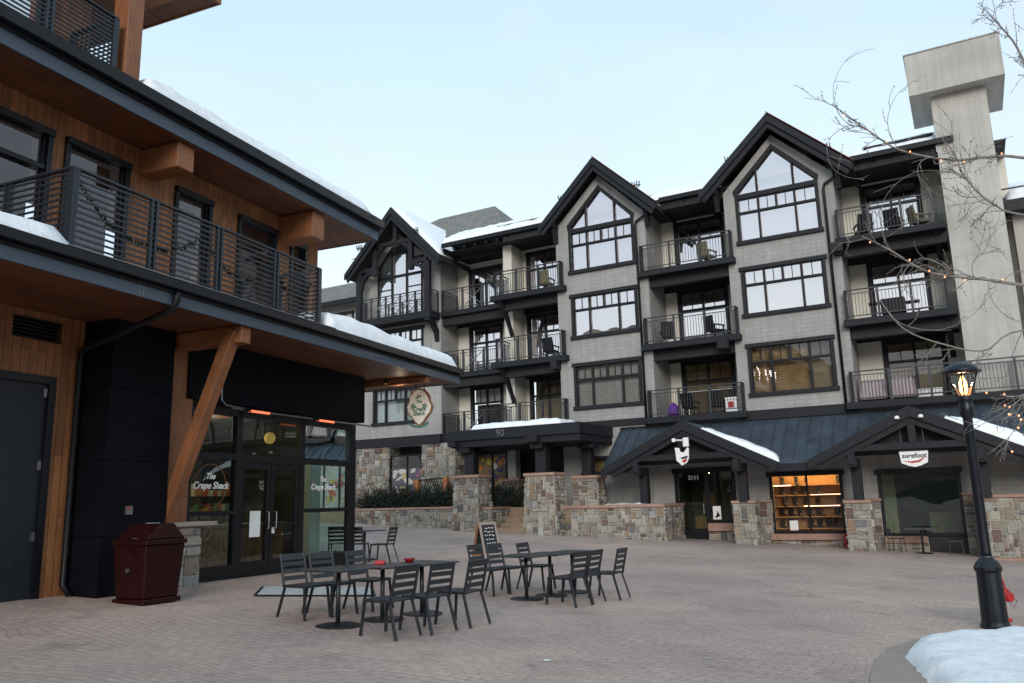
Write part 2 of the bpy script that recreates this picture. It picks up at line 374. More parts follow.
def wall_panel(mb, u0, u1, z0, z1, n, holes=(), depth=.22):
    us = sorted({u0, u1, *[h[0] for h in holes], *[h[1] for h in holes]}); zs = sorted({z0, z1, *[h[2] for h in holes], *[h[3] for h in holes]})
    us = [u for u in us if u0 <= u <= u1]; zs = [z for z in zs if z0 <= z <= z1]
    for a, b in zip(us, us[1:]):
        for c, d in zip(zs, zs[1:]):
            um, zm = (a + b) / 2, (c + d) / 2
            if any(h[0] < um < h[1] and h[2] < zm < h[3] for h in holes): continue
            mb.face([(a, n, c), (b, n, c), (b, n, d), (a, n, d)])
    for h in holes:
        a, b, c, d = h[:4]
        for p in ([(a, c), (b, c)], [(b, c), (b, d)], [(b, d), (a, d)], [(a, d), (a, c)]):
            mb.face([(p[0][0], n, p[0][1]), (p[1][0], n, p[1][1]), (p[1][0], n - depth, p[1][1]), (p[0][0], n - depth, p[0][1])])

def grid_window(parent, name, u0, u1, z0, z1, n, glassm, backs, cols=(.26, .74), tcols=(.26, .5, .74), tz=.66, cw=.13, muntin=True, frame='trim', head=True, back_d=.3, label=None):
    """casing + mullions as the window mesh; pane and blind as children. u0..z1 = outer casing"""
    f = MB(SPACE[0])
    hu = .06 if head else 0
    f.box(u0 - hu, u1 + hu, n - .02, n + .10, z1 - cw - .03, z1)
    if head: f.box(u0 - hu, u1 + hu, n - .02, n + .12, z0, z0 + cw + .03)
    else: f.box(u0, u1, n - .02, n + .08, z0, z0 + cw)
    f.box(u0, u0 + cw, n - .02, n + .06, z0 + cw, z1 - cw); f.box(u1 - cw, u1, n - .02, n + .06, z0 + cw, z1 - cw)
    a, b, c, d = u0 + cw, u1 - cw, z0 + cw, z1 - cw; w = b - a; h = d - c; zt = c + h * tz; m = .045
    if tz < 1: f.box(a, b, n - .11, n + .025, zt - m, zt + m)
    for k in cols: f.box(a + w * k - m, a + w * k + m, n - .11, n + .02, c, zt - m if tz < 1 else d)
    if tz < 1:
        for k in tcols: f.box(a + w * k - m, a + w * k + m, n - .11, n + .02, zt + m, d)
        if muntin:
            es = (0, *tcols, 1)
            for p, q in zip(es, es[1:]):
                k = (p + q) / 2; f.box(a + w * k - .014, a + w * k + .014, n - .09, n - .03, zt + m, d)
    for uu0, uu1, zz0, zz1 in ((a, b, c, c + .04), (a, b, d - .04, d), (a, a + .04, c, d), (b - .04, b, c, d)): f.box(uu0, uu1, n - .10, n - .005, zz0, zz1)
    o = f.build(name, MT[frame], parent, bevel=.006)
    if label: o['label'] = label
    g = MB(SPACE[0]); g.face([(a, n - .07, c), (b, n - .07, c), (b, n - .07, d), (a, n - .07, d)]); g.build('pane', MT[glassm], o)
    if isinstance(backs, str): backs = [(0, 1, 0, 1, backs)]
    for k0, k1, l0, l1, mt in backs:
        k = MB(SPACE[0]); nb = n - back_d + rnd.uniform(-.02, .02) - (.12 if mt.startswith('room') else 0)
        x0, x1 = a - .05 + (w + .1) * k0, a - .05 + (w + .1) * k1
        y0, y1 = c - .05 + (h + .1) * l0, c - .05 + (h + .1) * l1
        if mt in ('curtain', 'tealcurtain'):        # pleated
            K = max(4, int((x1 - x0) / .07)); xs = [x0 + (x1 - x0) * i / K for i in range(K + 1)]
            for i in range(K):
                p, q = nb + .035 * (i % 2), nb + .035 * ((i + 1) % 2)
                k.face([(xs[i], p, y0), (xs[i + 1], q, y0), (xs[i + 1], q, y1), (xs[i], p, y1)])
        else: k.face([(x0, nb, y0), (x1, nb, y0), (x1, nb, y1), (x0, nb, y1)])
        k.build({'curtain': 'curtain', 'tealcurtain': 'curtain', 'blind': 'blind', 'khaki': 'blind'}.get(mt, 'interior_backing'), MT[mt], o)
    return o

def iron_railing(path, z, h=1.13, posts=1.35, gap=.115, cross=()):
    mb = MB(SPACE[0])
    for (a, b) in zip(path, path[1:]):
        L = math.dist(a, b); np_ = max(1, round(L / posts)); P = lambda t, zz: (a[0] + (b[0] - a[0]) * t, a[1] + (b[1] - a[1]) * t, zz)
        for zz, w, hh in ((z + h, .06, .045), (z + h - .14, .03, .03), (z + .12, .035, .035)): mb.beam(P(0, zz), P(1, zz), w, hh)
        for i in range(np_ + 1): mb.beam(P(i / np_, z - .03), P(i / np_, z + h + .02), .085, .085, up=(b[0] - a[0], b[1] - a[1], 0))
        k = max(2, int(L / gap))
        for i in range(1, k):
            t = i / k; seg = int(t * np_)
            if seg in cross and len(path) > 1 and (a, b) == (path[-3] if len(path) > 3 else path[0], path[-2] if len(path) > 3 else path[1]) and abs((t * np_) % 1 - .5) < .42: continue
            mb.beam(P(t, z + .12), P(t, z + h - .14), .018, .018, up=(1, 0, 0))
    return mb

def text_obj(body, size, mat, parent, loc, name='lettering', rot=(RAD(90), 0, 0), shear=0., extrude=.004, align='CENTER', bold=0.):
    cu = bpy.data.curves.new('lettering_curve', 'FONT'); cu.body = body; cu.size = size; cu.align_x = align; cu.align_y = 'CENTER'; cu.shear = shear; cu.extrude = extrude
    t = bpy.data.objects.new('lettering_curve', cu); col.objects.link(t)
    dg = bpy.context.evaluated_depsgraph_get(); dg.update()
    me = bpy.data.meshes.new_from_object(t.evaluated_get(dg)); bpy.data.objects.remove(t)
    if bold:
        bm = bmesh.new(); bm.from_mesh(me); geo = bm.verts[:] + bm.edges[:] + bm.faces[:]
        for dx, dy in ((bold, 0), (0, bold), (bold, bold)):
            r_ = bmesh.ops.duplicate(bm, geom=geo); bmesh.ops.translate(bm, vec=(dx, dy, .0004 * (1 + dx * 90 + dy * 200)), verts=[v for v in r_['geom'] if isinstance(v, bmesh.types.BMVert)])
        bm.to_mesh(me); bm.free()
    me.materials.clear(); me.materials.append(mat)
    o = bpy.data.objects.new(name, me); col.objects.link(o); o.location = loc; o.rotation_euler = rot
    if parent: o.parent = parent
    return o

def snow_patch(name, label, T, u0, u1, n0, n1, base, thick, r=.35, nu=40, nn=12, frame=None, ends=(1, 1, 1, 1), lump=.05, group='snow lying on the roofs'):
    """rounded blanket over base(u,n)"""
    mb = MB(T); seed = rnd.random() * 50
    top = {}
    for i in range(nu + 1):
        for j in range(nn + 1):
            s, t = i / nu, j / nn
            u, n = u0 + (u1 - u0) * s, n0 + (n1 - n0) * t
            wob = .10 * mnoise.noise((u * 1.3 + seed, n * 1.3, 0))
            d = min([x for x in ((u - u0) if ends[0] else 9, (u1 - u) if ends[1] else 9, (n - n0) if ends[2] else 9, (n1 - n) if ends[3] else 9)])
            k = min(1, max(0, d / r)); k = math.sqrt(1 - (1 - k) ** 2)
            hgt = thick(u, n) if callable(thick) else thick
            z = base(u, n) + max(.012, hgt * k * (1 + 1.3 * wob) + lump * k * mnoise.noise((u * 3 + seed, n * 3, 3)))
            top[i, j] = (u + (wob * .5 if 0 < i < nu else 0), n + (wob * .25 if 0 < j < nn else 0), z)
    idx = {}
    for k, p in top.items(): idx[k] = len(mb.v); mb.v.append(T(*p))
    bot = {}
    for k, p in top.items():
        if k[0] in (0, nu) or k[1] in (0, nn): bot[k] = len(mb.v); mb.v.append(T(p[0], p[1], base(p[0], p[1]) - .01))
    def add(f): mb.f.append(f); mb.uv.append(None); mb.c.append(None)
    for i in range(nu):
        for j in range(nn): add((idx[i, j], idx[i + 1, j], idx[i + 1, j + 1], idx[i, j + 1]))
    for i in range(nu):
        for j in (0, nn): add((idx[i, j], idx[i + 1, j], bot[i + 1, j], bot[i, j]))
    for j in range(nn):
        for i in (0, nu): add((idx[i, j], idx[i, j + 1], bot[i, j + 1], bot[i, j]))
    o = mb.build(name, MT['snow'], None, smooth_=True)
    if frame: o.location = frame.location; o.rotation_euler = frame.rotation_euler
    return tag(o, label, 'snow', group)

# ------------------------------------------------------------------ ground and terrain
def make_ground():
    mb = MB(); xs = [-90, -70, -50, -35] + [x * 1.0 for x in range(-25, 36)] + [45, 60, 90]; ys = [-80, -60, -40, -25, -15] + [y * 1.0 for y in range(-8, 50)] + [60, 80, 110]
    idx = {}
    for i, x in enumerate(xs):
        for j, y in enumerate(ys): idx[i, j] = len(mb.v); mb.v.append((x, y, ground_z(x, y)))
    for i in range(len(xs) - 1):
        for j in range(len(ys) - 1): mb.f.append((idx[i, j], idx[i + 1, j], idx[i + 1, j + 1], idx[i, j + 1])); mb.uv.append(None); mb.c.append(None)
    tag(mb.build('plaza_ground', MT['paver'], smooth_=True, recalc=True), kind='structure')
    mb = MB(); mb.face([(-3000, -3000, -2.2), (3000, -3000, -2.2), (3000, 3000, -2.2), (-3000, 3000, -2.2)])
    tag(mb.build('terrain', plain('winter_earth', (.16, .13, .10), .9, scale=.02), None), kind='structure')
    # hills to the south (mirrored in the windows); unseen eastern ones added to darken reflections
    m, nt, b = new_mat('hillside'); tc = N(nt, 'ShaderNodeTexCoord'); n1 = N(nt, 'ShaderNodeTexNoise', Scale=.03, Detail=9., Roughness=.7); nt.links.new(tc.outputs['Object'], n1.inputs['Vector'])
    nt.links.new(mixc(nt, ramp(nt, n1.outputs['Fac'], .45, .58), (.028, .034, .026), (.26, .17, .11)), b.inputs['Base Color']); b.inputs['Roughness'].default_value = .95
    mb = MB(); idx = {}; na, nr = 130, 10
    for i in range(na + 1):
        a = RAD(20 + 235 * i / na)                    # compass angle, clockwise from +Y
        pk = (62 + 26 * mnoise.noise((a * 2.1, 0, 1)) + 16 * mnoise.noise((a * 6, 3, 1))) * (1.25 if a < 2.0 else .8 + .42 * smooth((a - 3.62) / .3))
        for j in range(nr + 1):
            t = j / nr; d = 160 + 190 * t; z = -2.3 + pk * smooth(t) + 5 * t * mnoise.noise((a * 20, t * 4, 7))
            idx[i, j] = len(mb.v); mb.v.append((d * math.sin(a), d * math.cos(a), z))
    for i in range(na):
        for j in range(nr): mb.f.append((idx[i, j], idx[i + 1, j], idx[i + 1, j + 1], idx[i, j + 1])); mb.uv.append(None); mb.c.append(None)
    tag(mb.build('hills', m, smooth_=True), kind='structure')
make_ground()

# ================================================================== LODGE (u along the facade, n towards the plaza)
LODGE_O = (4.08, 35.2, 0); LODGE_R = RAD(-29.14)
lodge = thing('lodge_building', 'four storey grey shingled lodge with three dark gables and iron balconies', 'building', LODGE_O, LODGE_R)
W = wallspace
def part(name, matn, fn, parent=None, bevel=0, **k):
    mb = MB(SPACE[0]); fn(mb); return mb.build(name, MT[matn], parent or lodge, bevel=bevel, **k)
SPLIT = {'lintel_beam', 'timber_beam', 'eave_gutter', 'belt_band', 'portico_roof', 'portico_bracket', 'portico_post', 'entry_step', 'entry_terrace', 'entry_wall', 'porch_fascia', 'window_ledge', 'pier_wall', 'soffit', 'cafe_fitting', 'shop_fitting', 'hinge', 'display_shelf', 'fascia', 'top_roof', 'top_fascia', 'panelled_box', 'timber_post', 'canopy_panel', 'armrest', 'post', 'latch'}
def boxes(name, matn, lst, parent=None, bevel=0):
    if name in SPLIT and len(lst) > 1: return [boxes(name, matn, [b], parent, bevel) for b in lst][0]
    return part(name, matn, lambda m: [m.box(*b) for b in lst], parent, bevel)

G0 = -1.0                                              # below the paving everywhere
F1, F2, F3 = 5.0, 8.12, 11.36                          # balcony floors
EAVE = 14.42
# --- two shingled bays
def gable_wall(mb, u0, u1, z0, zs, uc, za, holes, hu0, hu1, hz0, hzs, hza, n):
    """flat wall up to hz0, then a pentagon with a pentagonal hole"""
    wall_panel(mb, u0, u1, z0, hz0, n, holes)
    for p in ([(u0, hz0), (hu0, hz0), (hu0, hzs), (u0, zs)], [(hu1, hz0), (u1, hz0), (u1, zs), (hu1, hzs)], [(u0, zs), (hu0, hzs), (uc, hza), (uc, za)], [(uc, za), (uc, hza), (hu1, hzs), (u1, zs)]):
        mb.face([(u, n, z) for u, z in p])
    hp = [(hu0, hz0), (hu1, hz0), (hu1, hzs), (uc, hza), (hu0, hzs)]
    for (a, b), (c, d) in zip(hp, hp[1:] + hp[:1]): mb.face([(a, n, b), (c, n, d), (c, n - .2, d), (a, n - .2, b)])

def gable_window(u0, u1, z0, zs, za, n, glassm, backm, rect=True):
    """pentagon window: outer casing u0..u1, sill z0, shoulders zs, apex za"""
    f = MB(W); uc = (u0 + u1) / 2; cw = .14
    f.box(u0 - .06, u1 + .06, n - .02, n + .12, z0, z0 + .17)
    f.box(u0, u0 + cw, n - .02, n + .06, z0 + .17, zs); f.box(u1 - cw, u1, n - .02, n + .06, z0 + .17, zs)
    for s in (-1, 1):
        e = uc + s * (u1 - u0) / 2
        f.prism([(e + s * .05, zs - .05), (uc, za), (uc, za - .22), (e - s * .0, zs - .27)], n - .021, n + .09)
    zt = z0 + (zs - z0) * .86; zr = z0 + (zs - z0) * .57
    f.box(u0 + cw, u1 - cw, n - .11, n + .075, zt - .1, zt + .1)
    f.box(u0 + cw, u1 - cw, n - .11, n + .02, zr - .045, zr + .045)
    w = u1 - u0 - 2 * cw; a = u0 + cw
    for k in (.26, .74): f.box(a + w * k - .045, a + w * k + .045, n - .11, n + .022, z0 + .17, zs + (za - zs) * .5)
    f.box(uc - .045, uc + .045, n - .11, n + .022, zr, zt)
    for k in (.13, .38, .62, .87): f.box(a + w * k - .014, a + w * k + .014, n - .09, n - .03, zr, zt)
    o = f.build('gable_window', MT['trim'], lodge, bevel=.006)
    g = MB(W); g.face([(u0 + .05, n - .07, z0 + .1), (u1 - .05, n - .07, z0 + .1), (u1 - .05, n - .07, zs - .05), (uc, n - .07, za - .1), (u0 + .05, n - .07, zs - .05)]); g.build('pane', MT[glassm], o)
    g = MB(W); g.face([(u0 - .1, n - .34, z0), (u1 + .1, n - .34, z0), (u1 + .1, n - .34, zs), (uc, n - .34, za + .1), (u0 - .1, n - .34, zs)]); g.build('interior_backing', MT[backm], o)
    return o

def gable_roof(uc, half, za, ze, n0, n1, back_fill=True):
    k = (za - ze) / half; t = .34
    mb = MB(W)
    for s in (-1, 1): mb.prism([(uc, za), (uc + s * half, ze), (uc + s * half, ze - t + .1), (uc, za - t + .02)], n1, n0 - .05)
    mb.build('gable_roof', MT['roofdark'], lodge)
    mb = MB(W)
    for s in (-1, 1):
        mb.prism([(uc, za - .05), (uc + s * (half - .03), ze - .04), (uc + s * (half - .03), ze - .36), (uc, za - .40)], n0 - .051, n0 + .03)
        mb.prism([(uc, za - .40), (uc + s * (half - .1), ze - .32), (uc + s * (half - .22), ze - .48), (uc, za - .66)], n0 - .15, n0 - .05)
    mb.build('rake_board', MT['slab'], lodge, bevel=.008)
    mb = MB(W)
    mb.prism([(uc, za + .035), (uc + half + .03, ze + .035), (uc + half + .03, ze), (uc, za)], n0 - .6, n0 + .06)
    mb.build('ridge_flashing', MT['redcap'], lodge)
    for s in (-1, 1):                                   # purlin brackets
        mb = MB(W)
        u = uc + s * (half - .62); z = ze + k * .62 - .42
        mb.box(u - .11, u + .11, 0.01, n0 - .16, z - .28, z); mb.prism([(u - .09, z - .28), (u + .09, z - .28), (u + .09, z - .95), (u - .09, z - .95)], .01, .16)
        mb.hexa([(u - .08, .16, z - .9), (u + .08, .16, z - .9), (u + .08, .02, z - .98), (u - .08, .02, z - .98), (u - .08, n0 - .3, z - .28), (u + .08, n0 - .3, z - .28), (u + .08, n0 - .48, z - .28), (u - .08, n0 - .48, z - .28)])
        mb.build('purlin_bracket', MT['trim'], lodge)

mid_h = [(-1.46, 1.60, 5.68, 7.62), (-1.46, 1.60, 8.86, 10.80), (-1.2, -.1, 4.24, 4.62), (-1.2, .05, 2.86, 3.44)]
part('wall', 'shingle', lambda m: gable_wall(m, -2.2, 2.2, G0, 14.15, .06, 16.35, mid_h, -1.44, 1.6, 11.92, 14.12, 15.68, 0))
right_h = [(6.24, 9.40, 5.62, 7.60), (6.24, 9.40, 8.84, 10.80), (2.9, 5.2, .0, 2.74), (6.68, 9.2, .3, 2.46), (10.55, 13.05, .22, 2.4)]
part('wall', 'shingle', lambda m: gable_wall(m, 5.7, 10.06, 4.5, 14.2, 7.84, 16.35, right_h[:2], 6.24, 9.4, 11.92, 14.14, 15.76, 0))
part('wall', 'shingle', lambda m: wall_panel(m, 2.2, 16.5, G0, 4.7, 0, right_h[2:]))
part('wall', 'shingle', lambda m: [m.box(-2.19, 2.19, -2.6, -.25, 4, 14.1), m.box(5.71, 10.05, -2.6, -.5, 4.7, 14.1), m.face([(2.2, 0, 4.6), (2.2, -2.3, 4.6), (2.2, -2.3, 14.3), (2.2, 0, 14.3)]), m.face([(-2.2, 0, G0), (-2.2, -2.3, G0), (-2.2, -2.3, 14.3), (-2.2, 0, 14.3)]),
     m.face([(5.7, 0, 4.6), (5.7, -2.3, 4.6), (5.7, -2.3, 14.3), (5.7, 0, 14.3)]), m.face([(10.06, 0, 4.6), (10.06, -2.3, 4.6), (10.06, -2.3, 14.3), (10.06, 0, 14.3)])])
gable_window(-1.53, 1.68, 11.83, 14.22, 15.85, 0, 'glass_up', 'curtain')
gable_window(6.18, 9.48, 11.83, 14.25, 15.92, 0, 'glass_up', 'curtain')
gable_roof(.10, 2.86, 17.0, 14.22, .7, -5)
gable_roof(7.86, 3.02, 17.05, 14.22, .7, -5)
grid_window(lodge, 'window', -1.53, 1.67, 8.79, 10.88, 0, 'glass_up', [(0, .26, 0, .66, 'tealcurtain'), (.26, 1, 0, .66, 'curtain'), (0, 1, .66, 1, 'curtain')])
grid_window(lodge, 'window', -1.53, 1.67, 5.60, 7.70, 0, 'glass_mid', [(0, .25, 0, .66, 'khaki'), (.25, .75, 0, .66, 'roomdark'), (.75, 1, 0, .66, 'khaki'), (0, 1, .66, 1, 'roomwarm')])
grid_window(lodge, 'window', 6.17, 9.46, 8.76, 10.88, 0, 'glass_up', [(0, .26, 0, .66, 'tealcurtain'), (.26, .74, 0, .66, 'curtain'), (.74, 1, 0, .66, 'tealcurtain'), (0, 1, .66, 1, 'curtain')])
grid_window(lodge, 'window', 6.17, 9.46, 5.53, 7.68, 0, 'glass_mid', [(0, .74, 0, .98, 'blind'), (.74, 1, 0, .68, 'khaki'), (.5, 1, .68, 1, 'roomwarm')])
grid_window(lodge, 'window', -1.28, .13, 2.76, 3.54, 0, 'glass_mid', 'blind', cols=(), tz=1, cw=.1)
def louvre(m):
    for b in ((-1.28, -.02, -.02, .06, 4.58, 4.70), (-1.28, -.02, -.02, .06, 4.16, 4.26), (-1.28, -1.17, -.02, .05, 4.26, 4.58), (-.13, -.02, -.02, .05, 4.26, 4.58)): m.box(*b)
    for i in range(5): m.hexa([(-1.17, -.12, 4.29 + i * .06), (-.13, -.12, 4.29 + i * .06), (-.13, .03, 4.26 + i * .06), (-1.17, .03, 4.26 + i * .06), (-1.17, -.12, 4.31 + i * .06), (-.13, -.12, 4.31 + i * .06), (-.13, .03, 4.28 + i * .06), (-1.17, .03, 4.28 + i * .06)])
part('louvre_vent', 'trim', louvre)
# belt band below the first floor
boxes('belt_band', 'trim', [(-2.25, 1.95, -.01, .06, 4.76, 5.06), (5.72, 10.08, -.01, .06, 4.62, 5.0)])

# --- recessed walls, slabs, doors
def balcony_door(u0, u1, zf, zh, n, backs, glassm='glass_up'):
    return grid_window(lodge, 'balcony_door', u0, u1, zf, zh, n, glassm, backs, cols=(.5,), tcols=(.5,), tz=.68, cw=.15, head=False, back_d=.35)
def balcony(u0, u1, zf, nb, nf, rail_path, cross=(), beams=True, bracket=None, lintel=True):
    sl = MB(W); sl.box(u0, u1, nb, nf, zf - .26, zf)
    for k in range(3):
        u = u0 + .5 + k * (u1 - u0 - 1.0) / 2
        if bracket is None and k == 1: continue
    o = sl.build('balcony', MT['slab'], lodge, bevel=.01)
    iron_railing(rail_path, zf, cross=cross).build('railing', MT['iron'], o)
    return o
RB = -2.2
# recess between the bays (B), to the right (R)
DB = [(2.72, 5.1, F1, 7.62, [(0, 1, .5, 1, 'blind'), (0, 1, 0, .5, 'roomwarm')], 'glass_mid'), (2.76, 5.06, F2, 10.86, 'curtain', 'glass_up'), (2.8, 5.1, F3, 14.1, [(0, 1, 0, .8, 'curtain'), (0, 1, .8, 1, 'roomdark')], 'glass_up')]
part('recess_wall', 'cream', lambda m: wall_panel(m, 2.2, 5.7, 4.7, EAVE, RB, [(d[0] + .08, d[1] - .08, d[2] + .08, d[3] - .08) for d in DB]))
for d in DB: balcony_door(*d[:4], RB, d[4], d[5])
DR = [(10.95, 13.2, F1, 7.6, [(0, .5, 0, .66, 'khaki'), (.5, 1, 0, 1, 'khaki'), (0, .5, .66, 1, 'roomwarm')], 'glass_mid'), (10.72, 12.95, F2, 10.82, 'curtain', 'glass_up'), (10.78, 13.02, F3, 14.1, [(0, 1, 0, .82, 'curtain'), (0, 1, .82, 1, 'roomdark')], 'glass_up')]
part('recess_wall', 'cream', lambda m: wall_panel(m, 10.06, 16, 4.7, EAVE, RB, [(d[0] + .08, d[1] - .08, d[2] + .08, d[3] - .08) for d in DR]))
for d in DR: balcony_door(*d[:4], RB, d[4], d[5])
for zf in (F1, F2, F3):
    balcony(1.82, 6.02, zf, RB + .01, .36, [(2.0, -.0), (2.0, .28), (5.9, .28), (5.9, .02)])
for zf in (F2, F3):
    balcony(9.92, 13.72, zf, RB + .01, .36, [(10.06, .02), (10.06, .28), (13.45, .28), (13.45, -2.0)])
balcony(9.7, 22, F1, RB + .01, .36, [(9.95, .02), (9.95, .28), (21.8, .28), (21.8, -1)])
# lintel beams, near-black with the shadow under slabs and eaves put into the colour
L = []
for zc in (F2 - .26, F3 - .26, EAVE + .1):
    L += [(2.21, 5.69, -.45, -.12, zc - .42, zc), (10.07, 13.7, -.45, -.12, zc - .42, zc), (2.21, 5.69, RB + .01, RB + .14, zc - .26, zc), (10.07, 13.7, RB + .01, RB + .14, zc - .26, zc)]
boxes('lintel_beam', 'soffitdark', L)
def brackets(m):
    if m[1]: u, zf, m = m[1], m[2], m[0]; m.box(u - .16, u + .16, -.1, .5, zf - .62, zf - .27); m.box(u - .22, u + .22, .36, .62, zf - .58, zf - .22)
    else: u, zf, m = 13.3, m[2], m[0]; m.hexa([(u, -1.6, zf - 1.5), (u + .2, -1.6, zf - 1.5), (u + .2, -1.9, zf - 1.5), (u, -1.9, zf - 1.5), (u, .1, zf - .27), (u + .2, .1, zf - .27), (u + .2, -.3, zf - .27), (u, -.3, zf - .27)])
for k_ in ((5.35, F2), (9.98, F3), (0, F3), (0, F2)): part('slab_bracket', 'trim', lambda m: brackets((m, *k_)))

# --- left wing of the facade: M balconies, K balconies, timbered gable
DM = [(-4.95, -2.9, F1, 7.62, [(0, 1, 0, .66, 'khaki'), (0, 1, .66, 1, 'roomwarm')], 'glass_mid'), (-5.0, -3.0, F2, 10.8, 'curtain', 'glass_up'), (-4.95, -2.95, F3, 14.05, [(0, 1, .72, 1, 'blind'), (0, 1, 0, .72, 'curtain')], 'glass_up')]
part('recess_wall', 'cream', lambda m: wall_panel(m, -5.15, -2.2, 4.7, EAVE, RB, [(d[0] + .08, d[1] - .08, d[2] + .08, d[3] - .08) for d in DM]))
for d in DM: balcony_door(*d[:4], RB, d[4], d[5])
KB = -2.7
DK = [(-8.7, -6.75, F1, 7.6, [(0, 1, 0, .66, 'roomdark'), (0, 1, .66, 1, 'curtain')], 'glass_mid'), (-8.72, -6.7, F2, 10.76, [(0, .5, .3, 1, 'blind'), (.5, 1, 0, 1, 'curtain'), (0, .5, 0, .3, 'curtain')], 'glass_up'), (-8.7, -6.65, F3, 13.9, [(0, .5, 0, 1, 'roomdark'), (.5, 1, 0, 1, 'tealcurtain')], 'glass_up')]
part('recess_wall', 'cream', lambda m: wall_panel(m, -9.42, -5.6, 4.7, EAVE, KB, [(d[0] + .08, d[1] - .08, d[2] + .08, d[3] - .08) for d in DK]))
for d in DK: balcony_door(*d[:4], KB, d[4], d[5])
boxes('pier_wall', 'cream', [(-5.62, -5.14, KB - .1, -1.0, 4.2, EAVE)])
for zf in (F1, F2, F3):
    balcony(-5.62, -1.72, zf, RB + .01, .36, [(-5.35, -1.1), (-5.35, .28), (-1.9, .28), (-1.9, .02)])
    balcony(-9.4, -5.63, zf, KB + .01, -.98, [(-9.3, -2.4), (-9.3, -1.06), (-5.66, -1.06), (-5.66, -1.05)], cross=(1,))
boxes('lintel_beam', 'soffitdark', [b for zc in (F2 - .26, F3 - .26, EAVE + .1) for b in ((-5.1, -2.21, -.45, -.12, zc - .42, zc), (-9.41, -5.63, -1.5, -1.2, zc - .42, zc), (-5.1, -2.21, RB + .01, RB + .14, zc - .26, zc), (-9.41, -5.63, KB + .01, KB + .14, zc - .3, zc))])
def diag(m, zf):
        m.hexa([(-5.30, -.98, zf - 1.65), (-5.08, -.98, zf - 1.65), (-5.08, -1.05, zf - 1.95), (-5.30, -1.05, zf - 1.95), (-5.30, .16, zf - .27), (-5.08, .16, zf - .27), (-5.08, -.2, zf - .27), (-5.30, -.2, zf - .27)])
for zf_ in (F3, F2): part('diagonal_brace', 'trim', lambda m: diag(m, zf_))
boxes('slab_bracket', 'trim', [(-2.45, -2.15, -.1, .5, F2 - .62, F2 - .27)])
def curved(m):
    # curved bracket under the gable balcony
    pts = [(-9.62, -1.1, 9.9), (-9.62, -.95, 10.35), (-9.62, -.65, 10.72), (-9.62, -.2, 10.95)]
    for a, b in zip(pts, pts[1:]): m.beam(a, b, .22, .26)
part('curved_bracket', 'trim', curved)
# left gable bay
GN = -1.05
gl_h = [(-13.7, -10.95, 5.88, 7.72), (-13.5, -10.6, 8.95, 10.75)]
part('wall', 'shingle', lambda m: gable_wall(m, -15.0, -9.42, 4.68, 13.9, -12.2, 16.2, gl_h, -13.0, -11.0, 11.5, 13.2, 14.2, GN))
part('wall', 'shingle', lambda m: [m.face([(-9.42, GN, G0), (-9.42, -3.2, G0), (-9.42, -3.2, 14.4), (-9.42, GN, 14.4)]), m.face([(-15, GN, G0), (-15, -5, G0), (-15, -5, 14.4), (-15, GN, 14.4)])])
def timber_gable_window():
    f = MB(W); n = GN; A, B, C, D = -13.5, -12.52, -11.55, -10.5; zb = 11.42; zt = 13.74
    f.box(A - .05, D + .05, n - .02, n + .1, zb, zb + .15)
    for u, z1 in ((A + .06, 14.3), (B, 15.3), (C, 15.42), (D - .06, 14.6)): f.box(u - .065, u + .065, n - .1, n + .06, zb + .15, z1)
    f.box(A, D, n - .1, n + .062, zt - .07, zt + .07)
    f.prism([(A - .04, 14.28), (-12.55, 15.42), (-12.55, 15.24), (A + .1, 14.12)], n - .09, n + .08); f.box(-12.55, C + .07, n - .09, n + .08, 15.28, 15.45)
    f.box(C + .0, D + .03, n - .09, n + .08, 14.52, 14.68)
    for a, b in ((A, B), (C, D)): f.box(a + .1, b - .07, n - .1, n + .03, 13.02, 13.09); f.box((a + b) / 2 - .014, (a + b) / 2 + .014, n - .08, n - .02, 13.09, zt - .07)
    for u in (-12.98 + .0, ): pass
    o = f.build('gable_window', MT['trim'], lodge, bevel=.006)
    poly = [(A + .03, zb + .1), (D - .03, zb + .1), (D - .03, 14.6), (C, 14.6), (C, 15.36), (-12.55, 15.36), (A + .03, 14.2)]
    g = MB(W); g.face([(u, n + .012, z) for u, z in poly]); g.build('pane', MT['glass_up'], o)
    g = MB(W); g.face([(u, n + .004, z) for u, z in poly]); g.build('curtain', MT['tealcurtain'], o)
timber_gable_window()
grid_window(lodge, 'window', -13.78, -10.88, 5.78, 7.8, GN, 'glass_mid', [(0, 1, 0, 1, 'tealcurtain')])
grid_window(lodge, 'window', -13.6, -10.5, 8.85, 10.85, GN, 'glass_up', 'curtain')
def glroof(m):
    uc, half, za, ze, n0, n1 = -11.72, 3.12, 17.2, 14.0, .22, -9
    for s in (-1, 1): m.prism([(uc, za), (uc + s * half, ze), (uc + s * half, ze - .26), (uc, za - .34)], n1, n0 - .05)
part('gable_roof', 'roofdark', glroof)
def glrake(m):
    uc, half, za, ze, n0 = -11.72, 3.12, 17.2, 14.0, .22
    for s in (-1, 1):
        m.prism([(uc, za - .05), (uc + s * (half - .03), ze - .04), (uc + s * (half - .03), ze - .36), (uc, za - .42)], n0 - .051, n0 + .03)
        m.prism([(uc, za - .42), (uc + s * (half - .1), ze - .32), (uc + s * (half - .2), ze - .52), (uc, za - .72)], n0 - .15, n0 - .05)
part('rake_board', 'slab', glrake, bevel=.008)
